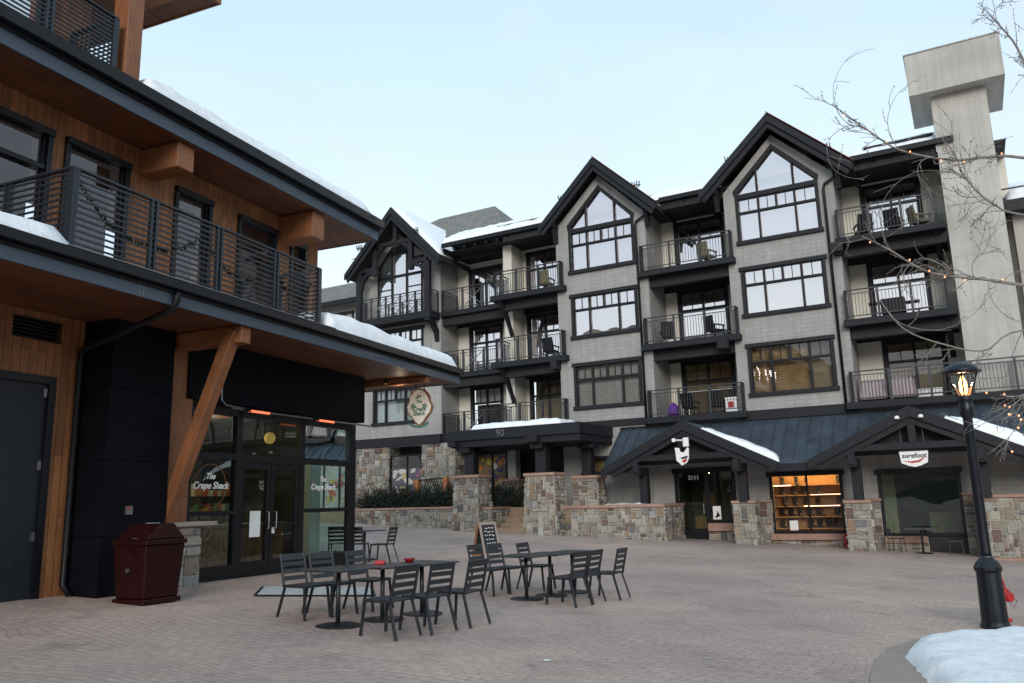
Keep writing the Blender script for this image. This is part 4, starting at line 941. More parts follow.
# ---- balcony furniture and hanging signs
def lodge_thing(name, label, cat, u, n, z, rz=0, group=None): return thing(name, label, cat, lodge_pt(u, n, z), LODGE_R + rz, group)
def lounge_chair(label, u, n, z, rz, matn='gutter'):
    t = lodge_thing('patio_chair', label, 'chair', u, n, z, rz, 'chairs on the lodge balconies'); SPACE[0] = ident
    boxes('seat', matn, [(-.28, .28, -.28, .28, .34, .42)], t, .02); part('backrest', matn, lambda m: m.hexa([(-.28, .22, .38), (.28, .22, .38), (.28, .3, .38), (-.28, .3, .38), (-.27, .34, .98), (.27, .34, .98), (.27, .40, .98), (-.27, .40, .98)]), t, .02)
    for s in (-1, 1):
        boxes('armrest', matn, [(s * .3 - .03, s * .3 + .03, -.28, .3, .56, .61)], t)
        for y in (-.25, .25): part('leg', matn, lambda m: m.beam((s * .27, y, 0), (s * .27, y, .57), .04, .04), t)
    SPACE[0] = wallspace; return t
lounge_chair('black patio chair with tall back on the second floor balcony between the gables', 4.8, -.45, F2, RAD(150))
lounge_chair('black patio chair by the left end of the second floor balcony between the gables', 2.75, -.5, F2, RAD(200))
lounge_chair('dark patio chair on the first floor balcony beside the purple bundle', 3.5, -.6, F1, RAD(170))
lounge_chair('dark patio chair on the first floor balcony beside the white cooler', 4.6, -.7, F1, RAD(190))
lounge_chair('low tan lounge chair at the right end of the top balcony by the chimney', 12.9, -.6, F3, RAD(120), 'khaki')
lounge_chair('dark lounge chair at the left end of the top balcony by the chimney', 10.9, -.6, F3, RAD(200))
lounge_chair('dark lounge chair in the centre of the top balcony by the chimney', 12.0, -.6, F3, RAD(170))
lounge_chair('tan chair on the top balcony between the gables', 4.7, -.5, F3, RAD(160), 'khaki')
lounge_chair('black patio chair on the balcony just left of the middle gable, second floor', -2.9, -.5, F2, RAD(180))
lounge_chair('tan chair on the balcony just left of the middle gable, top floor', -3.0, -.5, F3, RAD(180), 'khaki')
t = lodge_thing('patio_grill', 'black boxy grill on the second floor balcony near the chimney', 'grill', 11.65, -.35, F2)
boxes('body', 'gutter', [(-.42, .42, -.28, .28, .12, .72)], t, .03); boxes('shelf', 'gutter', [(-.85, -.43, -.22, .22, .60, .64)], t); boxes('shelf', 'gutter', [(.43, .9, -.22, .22, .5, .54)], t); boxes('base', 'gutter', [(-.38, .38, -.24, .24, 0, .118)], t)
def covered(label, u, w):
    t = lodge_thing('covered_seat', label, 'covered furniture', u, -.5, F1, 0, 'striped covers on the first floor balcony')
    part('cover', 'cover', lambda m: m.hexa([(-w, -.42, .1), (w, -.42, .1), (w, .42, .1), (-w, .42, .1), (-w + .05, -.34, .92), (w - .05, -.34, .92), (w - .08, .36, .74), (-w + .08, .36, .74)]), t, .07)
    part('leg', 'gutter', lambda m: [m.box(s * w * .85 - .03, s * w * .85 + .03, q - .03, q + .03, 0, .098) for s in (-1, 1) for q in (-.3, .3)], t)
covered('pink striped cover over the leftmost seat on the first floor balcony below the chimney', 10.62, .50)
covered('pink striped cover over the seat right beside the leftmost covered one', 11.62, .46)
covered('pale striped cover over a balcony seat behind the street lamp', 13.9, .42)
t = lodge_thing('storage_box', 'low white slatted box on the first floor balcony beside the balcony door', 'box', 12.5, -.9, F1); boxes('body', 'white', [(-.4, .4, -.25, .25, .02, .18), (-.4, .4, -.25, .25, .20, .36)], t, .015); boxes('lid', 'white', [(-.42, .42, -.27, .27, .362, .40)], t, .01)
o = MB(); o.lathe([(.05, 0), (.24, .02), (.27, .22), (.2, .42), (.08, .55), (.02, .6)], 12); o = tag(o.build('cloth_bundle', MT['purple'], None, True), 'purple bundle hanging behind the railing of the first floor balcony', 'cloth'); o.location = lodge_pt(2.95, -.05, F1)
t = lodge_thing('cooler_box', 'white cooler with a red stripe on the first floor balcony between the gables', 'cooler', 5.35, -.2, F1); boxes('body', 'white', [(-.24, .24, -.18, .18, 0, .5)], t, .03); boxes('lid', 'white', [(-.25, .25, -.19, .19, .502, .62)], t, .03); boxes('stripe', 'red', [(-.1, .1, .181, .19, .2, .44), (-.1, .1, -.19, -.181, .2, .44)], t)
# Surefoot sign on the right porch gable
t = lodge_thing('hanging_sign', 'white shield-shaped shop sign with a red swoosh hanging from the right porch gable', 'shop sign', 11.88, 2.42, 2.48)
part('board', 'white', lambda m: m.prism([(-.44, .52), (.44, .52), (.40, .14), (.18, .04), (0, .0), (-.18, .04), (-.40, .14)], -.03, .03), t, .01)
part('border', 'gutter', lambda m: [m.beam((a[0], .0, a[1]), (b[0], .0, b[1]), .075, .022, up=(0, 1, 0)) for a, b in zip([(-.44, .52), (.44, .52), (.40, .14), (.18, .04), (0, 0), (-.18, .04), (-.40, .14)], [(.44, .52), (.40, .14), (.18, .04), (0, 0), (-.18, .04), (-.40, .14), (-.44, .52)])], t)
text_obj('surefoot', .215, MT['gutter'], t, (.0, -.034, .37), shear=.15, bold=.007)
part('swoosh', 'red', lambda m: m.face([(-.36, .036, .22), (-.1, .036, .19), (.12, .036, .22), (.38, .036, .34), (.16, .036, .16), (-.08, .036, .13)]), t)
part('top_bar', 'blackwall', lambda m: m.box(-.40, .40, -.02, .02, .56, .72), t); part('suspension_cable', 'steel', lambda m: [m.tube([(s * .34, 0, .52), (s * .34, 0, 1.62)], .012, 5) for s in (-1, 1)], t)
for s, lb in ((-1, 'left'), (1, 'right')):
    q = lodge_thing('floodlight', f'small white round floodlight above the {lb} cable of the shield-shaped sign', 'floodlight', 11.88 + s * .36, 2.72, 4.12, 0, 'floodlights above the shield-shaped sign')
    m = MB(); m.lathe([(.03, -.05), (.075, -.045), (.085, 0), (.06, .05), (.02, .07)], 12); m.build('lens', MT['white'], q, True)
    m = MB(); m.tube([(0, 0, .05), (0, .06, .12), (0, .12, .14)], .016, 6); m.build('arm', MT['gutter'], q)
# boot sign on the left porch gable
t = lodge_thing('hanging_sign', 'white boot-shaped shop sign with red detail on the left porch gable', 'shop sign', 4.05, 2.78, 2.92)
part('board', 'white', lambda m: m.prism([(-.24, .62), (-.06, .60), (-.04, .46), (.1, .42), (.24, .62), (.3, .58), (.28, .2), (.2, .04), (0, -.06), (-.12, .06), (-.2, .12)], -.03, .03), t, .01)
part('emblem', 'red', lambda m: m.face([(.0, .036, .12), (.1, .036, .02), (.22, .036, .14), (.2, .036, .2)]), t); part('band', 'gutter', lambda m: m.face([(-.02, .034, .24), (.24, .034, .30), (.24, .034, .22), (0, .034, .17)]), t)
part('bracket', 'gutter', lambda m: [m.box(-.12, .12, -.03, .03, .62, .9), m.beam((0, 0, .9), (0, -.25, 1.0), .05, .05)], t)
q = lodge_thing('sign_light', 'white angled lamp head above the boot-shaped shop sign', 'lamp', 4.2, 2.85, 3.55); boxes('head', 'white', [(-.04, .18, -.05, .05, 0, .34)], q, .02); part('arm', 'white', lambda m: m.tube([(-.04, 0, .25), (-.4, -.03, .27)], .03, 6), q); boxes('base', 'white', [(-.46, -.34, -.06, .04, .2, .34)], q, .01)
q = lodge_thing('fire_extinguisher', 'small red cylinder standing by the pier right of the display window', 'extinguisher', 9.22, .45, ground_z(*lodge_pt(9.22, .45, 0)[:2])); m = MB(); m.lathe([(.07, 0), (.08, .03), (.08, .42), (.03, .5)], 12); m.build('body', MT['red'], q, True); m = MB(); m.lathe([(.02, .5), (.03, .53), (.03, .58)], 8); m.build('valve', MT['gutter'], q)
m = MB(); m.lathe([(.05, 0), (.065, .16), (.06, .17)], 12); o = tag(m.build('paper_cup', MT['white'], None, True), 'white paper cup left on the stone plinth beside the lamp post', 'cup'); o.location = lodge_pt(13.95, 1.3, 1.52)
# bistro set below the cafe window
def gz_l(u, n): p = lodge_pt(u, n, 0); return ground_z(p[0], p[1])
q = lodge_thing('bistro_table', 'small grey bistro table on a pedestal below the cafe window', 'table', 11.75, 1.1, gz_l(11.75, 1.1)); SPACE[0] = ident
boxes('table_top', 'steel', [(-.5, .5, -.3, .3, .80, .83)], q, .01); m = MB(); m.lathe([(.30, 0), (.30, .02), (.04, .04), (.035, .8)], 14); m.build('pedestal', MT['gutter'], q)
def bistro(kind, label, u, n, rz):
    q = lodge_thing(kind, label, 'chair' if 'chair' in kind else 'stool', u, n, gz_l(u, n), rz, 'metal seats below the cafe window')
    boxes('seat', 'iron', [(-.2, .2, -.2, .2, .44, .47)], q)
    for sx in (-1, 1):
        for sy in (-1, 1): part('leg', 'iron', lambda m: m.tube([(sx * .21, sy * .21, 0), (sx * .18, sy * .18, .45)], .014, 6), q)
    if 'chair' in kind: part('backrest', 'iron', lambda m: [m.tube([(-.19, .2, .45), (-.19, .27, .9), (.19, .27, .9), (.19, .2, .45)], .014, 6), m.box(-.18, .18, .235, .25, .62, .78)], q)
bistro('bistro_chair', 'thin metal chair left of the small table below the cafe window', 10.95, 1.1, RAD(75)); bistro('bistro_stool', 'metal stool right of the small table below the cafe window', 12.75, 1.0, 0)
SPACE[0] = wallspace

# ================================================================== TIMBER BUILDING on the left
CU, CN = 10.0, -11.9
def LT(u, n, z): return (u - CU, -(n - CN), z)
LROT = RAD(67.39); LUx, LUy = math.sin(RAD(22.61)), math.cos(RAD(22.61))
def cafe_pt(u, n, z): return (LUx * u + LUy * n, LUy * u - LUx * n, z)
timber = thing('timber_building', 'dark timber building with cedar cladding, slatted balconies and a glazed ground floor shop', 'building', cafe_pt(CU, CN, 0), LROT)
lodge_keep = lodge; lodge = timber; SPACE[0] = LT; W = LT
WN, SN = -11.9, -11.6
part('wall', 'cedar', lambda m: wall_panel(m, -6, 9.7, -.2, 4.87, WN, [(7.1, 9.13, -.2, 3.78), (8.37, 9.23, 4.4, 4.74)], .12))
d = boxes('service_door', 'door', [(7.16, 9.07, WN - .09, WN - .03, .1, 3.72)]); boxes('hinge', 'steel', [(9.0, 9.06, WN - .03, WN + .0, z, z + .14) for z in (1.25, 2.35, 3.5)], d); boxes('threshold', 'steel', [(7.1, 9.05, WN - .05, WN + .06, .30, .345)], d)
boxes('door_frame', 'frame', [(7.04, 7.16, WN - .1, WN + .03, .1, 3.84), (9.07, 9.19, WN - .1, WN + .03, .1, 3.84), (7.16, 9.07, WN - .1, WN + .03, 3.72, 3.84)])
part('louvre_vent', 'frame', lambda m: [m.box(8.37, 9.23, WN - .1, WN + .02, 4.40, 4.43), m.box(8.37, 9.23, WN - .1, WN + .02, 4.71, 4.74)] + [m.hexa([(8.37, WN - .1, 4.45 + .06 * i), (9.23, WN - .1, 4.45 + .06 * i), (9.23, WN, 4.42 + .06 * i), (8.37, WN, 4.42 + .06 * i), (8.37, WN - .1, 4.47 + .06 * i), (9.23, WN - .1, 4.47 + .06 * i), (9.23, WN, 4.44 + .06 * i), (8.37, WN, 4.44 + .06 * i)]) for i in range(5)])
o = boxes('panelled_box', 'navy', [(9.66, 10.98, WN - .1, -11.2, z0, z1) for z0, z1 in ((-.1, 1.28), (1.286, 2.5), (2.506, 3.7), (3.706, 4.87))], bevel=.004)
q = boxes('intercom', 'steel', [(10.1, 10.24, -11.2, -11.17, 1.62, 1.76)], o); boxes('intercom_label', 'red', [(10.12, 10.17, -11.169, -11.165, 1.70, 1.74)], q)
boxes('timber_post', 'timber', [(10.985, 11.62, -11.72, -11.34, 1.42, 4.87)], bevel=.008)
part('timber_brace', 'timber', lambda m: m.beam((11.12, -11.42, 1.35), (11.12, -9.98, 4.80), .22, .22, up=(1, 0, 0)), bevel=.01)
part('timber_beam', 'timber', lambda m: m.beam((11.2, -12, 4.70), (11.2, -9.78, 4.70), .24, .30), bevel=.01); part('timber_beam', 'timber', lambda m: m.beam((17.9, -12, 4.76), (17.9, -9.78, 4.76), .2, .16), bevel=.01)
def stone_base(m):
    stone_box(m, 11.0, 11.75, -11.62, -11.14, .0, 1.38, sides='flr', cell=.17)
o = part('stone_base', 'stone', stone_base); boxes('capstone', 'concrete', [(10.95, 12.1, -11.64, -11.06, 1.38, 1.46)], o, .012)
# glazed shop front
MU = [11.8, 13.15, 15.22, 16.86]
def sf(m):
    n0, n1 = SN - .07, SN + .07
    for u, w in ((11.82, .06), (13.15, .08), (15.22, .08), (17.2, .13)): m.box(u - w, u + w, n0, n1, .1, 3.7)
    for a, b in ((11.88, 13.07), (15.30, 17.07)):
        for z, w in ((.42, .18), (1.60, .045), (2.70, .07)): m.box(a, b, n0, n1, z - w, z + w)
    m.box(13.23, 15.14, n0, n1, 2.60, 2.77); m.box(11.88, 17.07, n0, n1, 3.52, 3.7); m.box(13.23, 15.14, n0 - .1, n1, .1, .335)
    m.box(17.07, 17.33, -16, SN - .08, .1, .6); m.box(17.07, 17.33, -16, SN - .08, 3.5, 3.7)
    for k in range(3): m.box(17.2, 17.33, -13.0 - k * 1.3, -12.9 - k * 1.3, .6, 3.5)
front = part('shop_front', 'frame', sf, bevel=.006)
gl = lambda m, a, b, z0, z1, n=SN: m.face([(a, n, z0), (b, n, z0), (b, n, z1), (a, n, z1)])
part('pane', 'glass_shop', lambda m: [gl(m, 11.85, 13.1, .55, 1.6), gl(m, 11.85, 13.1, 1.6, 2.66), gl(m, 11.85, 13.1, 2.7, 3.55), gl(m, 13.2, 15.2, 2.7, 3.55), gl(m, 15.26, 17.1, .55, 1.6), gl(m, 15.26, 17.1, 1.6, 2.66), gl(m, 15.26, 17.1, 2.7, 3.55),
     m.face([(17.27, SN, .5), (17.27, -16, .5), (17.27, -16, 3.55), (17.27, SN, 3.55)])], front)
for a, b, hs in ((13.23, 14.17, 14.06), (14.19, 15.14, 14.30)):
    def leaf(m):
        n0, n1 = SN - .04, SN + .05
        m.box(a, a + .11, n0, n1, .34, 2.6); m.box(b - .11, b, n0, n1, .34, 2.6); m.box(a + .11, b - .11, n0, n1, .34, .62); m.box(a + .11, b - .11, n0, n1, 2.48, 2.6); m.box(a + .11, b - .11, n0 - .0, n1 + .02, 1.30, 1.36)
    dl = part('shop_door', 'frame', leaf, bevel=.005)
    part('pane', 'glass_shop', lambda m: gl(m, a + .08, b - .08, .6, 2.5), dl)
    part('handle', 'steel', lambda m: m.tube([(hs, SN + .06, 1.25), (hs, SN + .12, 1.25), (hs, SN + .12, 1.6), (hs, SN + .06, 1.6)], .014, 6), dl)
    if a < 14: part('notice', 'white', lambda m: m.box(13.52, 13.84, SN + .072, SN + .077, 1.10, 1.62), dl)
    else: boxes('push_plate', 'white', [(14.24, 14.32, SN + .05, SN + .06, 1.15, 1.27)], dl)
def lt_text(body, size, u, z, **k): return text_obj(body, size, MT['white'], front, LT(u, SN + .012, z), shear=.3, **k)
for u in (12.44, 16.08):
    lt_text('The', .16, u - .02, 2.30, bold=.007); lt_text('Crepe Shack', .185, u, 2.12, bold=.008)
part('window_ring', 'signgold', lambda m: [m.tube([(u + .42 * math.cos(2 * math.pi * k / 28), SN + .012, 2.12 + .42 * math.sin(2 * math.pi * k / 28)) for k in range(29)], .006, 4) for u in (12.44, 16.08)], front)
boxes('canopy_panel', 'navy', [(11.45, 14.3, -11.7, -11.28, 3.71, 4.87), (14.305, 17.33, -11.7, -11.28, 3.71, 4.87)], bevel=.004)
boxes('wall', 'navy', [(17.0, 17.3, -16, -11.71, 3.71, 4.87), (9.7, 17.3, -16.4, -16.2, 0, 4.87), (-6, 9.7, -16.4, -16.2, 0, 8.3)])
part('heater_rail', 'steel', lambda m: [m.tube([(12.5, -11.2, 3.62), (17.45, -11.2, 3.63)], .022, 6), m.tube([(12.26, -11.26, 4.2), (12.26, -11.24, 3.75), (12.34, -11.2, 3.66), (12.9, -11.2, 3.64)], .02, 6)])
# inside the shop
boxes('shop_floor', 'porchdark', [(9.75, 17.06, -16.2, -11.7, .1, .30)]); boxes('shop_ceiling', 'porchdark', [(9.75, 17.06, -16.2, -11.72, 3.75, 3.9)])
boxes('interior_wall', 'roomwarm', [(9.7, 9.76, -16.2, -11.98, .3, 3.75), (9.76, 17.0, -16.2, -16.1, .3, 3.75)])
boxes('interior_wall', 'porchdark', [(16.94, 17.06, -16.1, -12.7, .3, 3.75)])
boxes('interior_column', 'tealcurtain', [(16.35, 16.75, -12.5, -12.15, .3, 3.75)])
q = thing('serving_counter', 'wood clad serving counter inside the glazed shop front', 'counter', cafe_pt(14.2, -12.7, .30), LROT); SPACE[0] = ident
part('front_panel', 'cedar', lambda m: m.box(-2.2, 1.5, -.3, .3, 0, 1.0), q); boxes('counter_top', 'concrete', [(-2.25, 1.55, -.36, .36, 1.002, 1.06)], q)
q = thing('display_shelves', 'dark shelf unit with red and yellow goods inside the glazed shop', 'shelves', cafe_pt(14.9, -14.6, .30), LROT)
boxes('frame', 'frame', [(-1.5, -1.45, -.2, .2, 0, 2.0), (1.45, 1.5, -.2, .2, 0, 2.0)] + [(-1.45, 1.45, -.2, .2, z, z + .04) for z in (.3, .75, 1.2, 1.65)], q)
def goods(m):
    r = random.Random(4)
    for z in (.34, .79, 1.24, 1.69):
        u = -1.4
        while u < 1.3:
            w = r.uniform(.06, .14); m.box(u, u + w, -.16, -.02, z + .001, z + r.uniform(.12, .3), c=r.choice([(.4, .08, .03), (.5, .32, .06), (.5, .45, .35), (.1, .2, .1), (.35, .15, .05)])); u += w + r.uniform(.01, .08)
part('goods', 'attr', goods, q)
q = thing('pendant_lamp', 'round yellow pendant lamp inside the glazed shop', 'pendant lamp', cafe_pt(15.0, -12.3, 3.24), LROT); m = MB(); m.lathe([(.02, -.13), (.07, -.115), (.11, -.07), (.13, 0), (.11, .07), (.07, .115), (.02, .13)], 20); m.build('globe', MT['pendant'], q, True); boxes('cord', 'frame', [(-.008, .008, -.008, .008, .13, .51)], q)
SPACE[0] = LT
# lower roof and balcony deck
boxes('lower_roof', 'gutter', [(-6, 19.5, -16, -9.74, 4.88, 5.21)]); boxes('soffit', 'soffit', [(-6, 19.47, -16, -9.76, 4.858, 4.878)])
o = boxes('fascia', 'fascia', [(-6, 19.5, -9.74, -9.70, 4.84, 5.08), (19.5, 19.54, -16, -9.70, 4.84, 5.08)], bevel=.006); boxes('fascia_joint', 'steel', [(u, u + .012, -9.70, -9.697, 4.85, 5.08) for u in (8.75, 8.82)], o)
boxes('gutter', 'gutter', [(-6, 19.56, -9.70, -9.56, 5.085, 5.235), (-6, 19.56, -9.70, -9.66, 5.03, 5.085), (19.54, 19.62, -16, -9.70, 5.06, 5.235)], bevel=.01); boxes('drip_edge', 'steel', [(7.4, 13.6, -9.6, -9.555, 5.236, 5.25)])
# slatted railings
def slat_rail(path, z0, z1, bars, posts, pd=.0):
    m = MB(LT)
    for (a, b), ps in zip(zip(path, path[1:]), posts):
        P = lambda t, z: (a[0] + (b[0] - a[0]) * t, a[1] + (b[1] - a[1]) * t, z)
        m.beam(P(0, z1), P(1, z1), .07, .03)
        for k in range(bars): zz = z0 + .05 + (z1 - z0 - .12) * k / (bars - 1); m.beam(P(0, zz), P(1, zz), .02, .028)
        d = Vector((b[0] - a[0], b[1] - a[1], 0)); Ld = d.length; d.normalize()
        for t in ps:
            for off in (-.05, .05): tt = min(1, max(0, t + off / Ld)); m.beam(P(tt, z0 - .12), P(tt, z1 + .005), .06, .018 if False else .045, up=tuple(d))
    return m
slat_rail([(7.58, -11.85), (7.58, -9.80), (13.35, -9.80), (13.35, -11.85)], 5.33, 6.47, 12, [(.35, 1), (0, .25, .5, .76, 1), (0, .5, 1)]).build('balcony_railing', MT['railmetal'], timber)
boxes('balcony_deck', 'timber', [(7.5, 13.4, -11.85, -9.76, 5.215, 5.26)])
# upper wall, windows
UH = [(5.3, 8.74, 5.7, 7.96), (8.98, 10.32, 5.3, 7.98), (11.42, 12.43, 5.3, 7.98), (13.22, 14.5, 5.3, 7.98), (15.0, 15.62, 5.9, 7.92)]
part('wall', 'cedar', lambda m: [wall_panel(m, -6, 16.1, 5.2, 8.37, WN, UH, .15), m.face([(16.1, WN, 5.2), (16.1, -16.2, 5.2), (16.1, -16.2, 8.4), (16.1, WN, 8.4)])])
for i, h in enumerate(UH):
    grid_window(timber, 'window', h[0], h[1], h[2], h[3], WN, 'glass_mid' if i not in (1,) else 'glass_mid', 'roomdark', cols=(.33, .66) if i == 0 else (), tcols=(.33, .66) if i == 0 else (), tz=.72 if i == 0 else 1, cw=.09, muntin=False, frame='frame', head=False)
o = boxes('timber_beam', 'timber', [(14.58, 15.02, -12, -10.93, 7.74, 8.35), (10.52, 10.92, -12, -10.93, 7.86, 8.35), (6.4, 6.8, -12, -10.93, 7.86, 8.35)], bevel=.012)
# upper roof / third floor deck
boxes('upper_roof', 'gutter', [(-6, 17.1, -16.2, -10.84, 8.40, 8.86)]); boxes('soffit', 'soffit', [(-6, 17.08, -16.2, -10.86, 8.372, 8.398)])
boxes('fascia', 'fascia', [(-6, 17.1, -10.84, -10.80, 8.36, 8.64), (17.1, 17.14, -16.2, -10.80, 8.36, 8.64)], bevel=.006)
boxes('gutter', 'gutter', [(-6, 17.2, -10.80, -10.64, 8.66, 8.88), (-6, 17.14, -10.80, -10.75, 8.60, 8.66), (17.14, 17.24, -16.2, -10.80, 8.64, 8.88)], bevel=.01)
slat_rail([(-5.5, -10.92), (9.02, -10.92), (9.02, -12.0)], 8.98, 9.95, 12, [(0, .3, .6, .81, .915, 1), (0, 1)]).build('balcony_railing', MT['railmetal'], timber)
boxes('timber_post', 'timber', [(9.20, 9.52, -11.24, -10.88, 8.87, 11.64)], bevel=.01)
part('wall', 'cedar', lambda m: [wall_panel(m, -6, 9.44, 8.86, 11.64, -12.1, [(6.6, 8.6, 9.0, 11.2), (3, 5.8, 9.0, 11.2)], .15), m.face([(9.44, -12.1, 8.86), (9.44, -16, 8.86), (9.44, -16, 11.64), (9.44, -12.1, 11.64)])])
for a, b in ((6.6, 8.6), (3, 5.8)): grid_window(timber, 'window', a, b, 9.0, 11.2, -12.1, 'glass_up', 'roomdark', cols=(.5,), tcols=(), tz=1, cw=.09, muntin=False, frame='frame', head=False)
boxes('top_roof', 'soffit', [(-6, 11.3, -16, -10.9, 11.64, 11.70)]); boxes('top_fascia', 'timber', [(-6, 11.34, -10.9, -10.86, 11.62, 12.0), (11.3, 11.34, -16, -10.9, 11.62, 12.0)]); boxes('top_roof', 'gutter', [(-6, 11.3, -16, -10.9, 11.71, 12.0)])
boxes('timber_beam', 'timber', [(9.95, 10.4, -12, -10.95, 11.2, 11.63)], bevel=.01)
part('downpipe', 'gutter', lambda m: [m.tube([(9.43, -9.64, 5.1), (9.43, -9.64, 4.92), (9.43, -9.72, 4.78), (9.52, -11.75, 4.34), (9.56, -11.83, 4.2), (9.56, -11.83, .55), (9.6, -11.7, .38)], .052, 8)], smooth_=True)
lodge = lodge_keep; SPACE[0] = wallspace; W = wallspace
# garland on the balcony railing
def garland(m):
    r = random.Random(5); A = [(7.75, -9.92, 6.35), (8.9, -9.92, 5.75), (10.2, -9.92, 6.25), (11.2, -9.92, 5.8), (12.0, -9.92, 6.3), (12.7, -9.92, 5.8), (13.25, -9.92, 6.2)]
    for a, b in zip(A, A[1:]):
        for k in range(26):
            t = k / 26; s = Vector(a).lerp(Vector(b), t) - Vector((0, 0, .18 * math.sin(math.pi * t)))
            for q in range(7):
                d = Vector((r.uniform(-1, 1), r.uniform(-.6, .6), r.uniform(-1, 1))) * .085; e = Vector((r.uniform(-1, 1), r.uniform(-1, 1), r.uniform(-1, 1))) * .02
                m.face([tuple(s - e), tuple(s + e), tuple(s + d)])
m = MB(LT); garland(m); o = m.build('garland', MT['garland'], None, recalc=False); o.location = cafe_pt(CU, CN, 0); o.rotation_euler = (0, 0, LROT); tag(o, 'dark evergreen garland draped behind the slatted balcony railing', 'garland')
snow_patch('roof_snow', 'slab of snow on the lower roof left of the slatted balcony', LT, -5, 7.5, -11.8, -9.62, lambda u, n: 5.236, lambda u, n: .30 + .12 * smooth((6.5 - u) / 4), frame=timber, nu=70, lump=.03)
snow_patch('roof_snow', 'thick rounded snow bank on the lower roof beyond the slatted balcony', LT, 13.55, 19.25, -12.5, -9.62, lambda u, n: 5.236, lambda u, n: .50 - .08 * smooth((u - 13.5) / 6), r=.42, frame=timber, nu=90, nn=30, lump=.012)
snow_patch('roof_snow', 'long snow ridge on the upper roof edge of the timber building', LT, 9.57, 16.6, -13, -10.66, lambda u, n: 8.882, .33, r=.2, frame=timber, nu=60, lump=.03)
# heaters, hanging emblem sign
def heater(label, u):
    q = thing('patio_heater', label, 'heater', cafe_pt(u, -11.12, 3.56), LROT, 'heaters under the shop canopy'); q.scale = (.85, .8, .8); SPACE[0] = ident
    part('housing', 'gutter', lambda m: m.hexa([(-.38, -.10, .0), (.38, -.10, .0), (.38, .08, .05), (-.38, .08, .05), (-.38, -.08, .07), (.38, -.08, .07), (.38, .08, .09), (-.38, .08, .09)]), q); part('element', 'heat', lambda m: m.hexa([(-.33, -.105, -.005), (.33, -.105, -.005), (.33, .0, .012), (-.33, .0, .012), (-.33, -.105, .055), (.33, -.105, .055), (.33, 0, .02), (-.33, 0, .02)]), q)
    SPACE[0] = wallspace
heater('glowing orange heater bar above the left of the shop doors', 13.16); heater('glowing orange heater bar near the right corner of the shop front', 15.42)
q = thing('hanging_sign', 'cream emblem sign with green leaves and ribbon hanging from the cafe soffit', 'shop sign', cafe_pt(18.62, -10.45, 3.62), RAD(-14)); SPACE[0] = ident
def blob(s, sx=1., cz=.56):
    pr = [(0, .52), (.14, .47), (.27, .32), (.30, .16), (.37, .02), (.33, -.14), (.2, -.3), (.1, -.44), (0, -.52)]
    return [(x * s * sx, cz + z * s) for x, z in pr] + [(-x * s * sx, cz + z * s) for x, z in reversed(pr[1:-1])]
part('backboard', 'signgold', lambda m: m.prism(blob(1.0), .03, .13), q, .008); part('board', 'signcream', lambda m: m.prism(blob(.9), .0, .029), q, .008)
def emblem(m):
    n = -.004
    def leafs(cx, cz, a, ln): 
        m.face([(cx, n, cz), (cx + ln * .5 * math.cos(a + .5), n, cz + ln * .5 * math.sin(a + .5)), (cx + ln * math.cos(a), n, cz + ln * math.sin(a)), (cx + ln * .5 * math.cos(a - .5), n, cz + ln * .5 * math.sin(a - .5))])
    for cx in (-.16, .16):
        for k in range(5): leafs(cx, .58, k * 1.25, .10)
    for k in range(3): leafs(0, .80, .8 + k * 1.2, .12)
part('emblem', 'green', emblem, q); part('ribbon', 'green', lambda m: [m.beam(a, b, .05, .05, up=(0, 1, 0)) for a, b in zip([(-.26, -.02, .14), (-.15, -.02, .06), (0, -.02, .03), (.15, -.02, .06)], [(-.15, -.02, .06), (0, -.02, .03), (.15, -.02, .06), (.27, -.02, .15)])], q)
for body, z, s in (('The', .70, .10), ('Crepe', .50, .15), ('Shack', .38, .14)): text_obj(body, s, MT['green'], q, (0, -.006, z), shear=.2, bold=.006)
part('rim', 'red', lambda m: m.beam((.14, .0, 1.06), (.33, .0, .78), .02, .04, up=(0, 1, 0)), q); part('hanger', 'gutter', lambda m: [m.tube([(-.1, .03, 1.05), (-.1, .03, 1.36)], .012, 5), m.tube([(.14, .03, 1.02), (.14, .03, 1.36)], .012, 5), m.box(-.4, .5, 0, .06, 1.26, 1.32)], q)
for k, u in enumerate((17.7, 18.2)):
    w = thing('sign_lamp', ('left' if k == 0 else 'right') + ' tiny spot lamp under the soffit beside the emblem sign', 'lamp', cafe_pt(u, -10.9, 4.72), 0, 'spot lamps beside the emblem sign'); m = MB(); m.lathe([(.02, 0), (.045, .02), (.045, .09), (.02, .13)], 10); m.build('housing', MT['gutter'], w); m = MB(); m.lathe([(.01, -.012), (.03, -.008), (.03, 0)], 10); m.build('lens', MT['pendant'], w)
SPACE[0] = wallspace

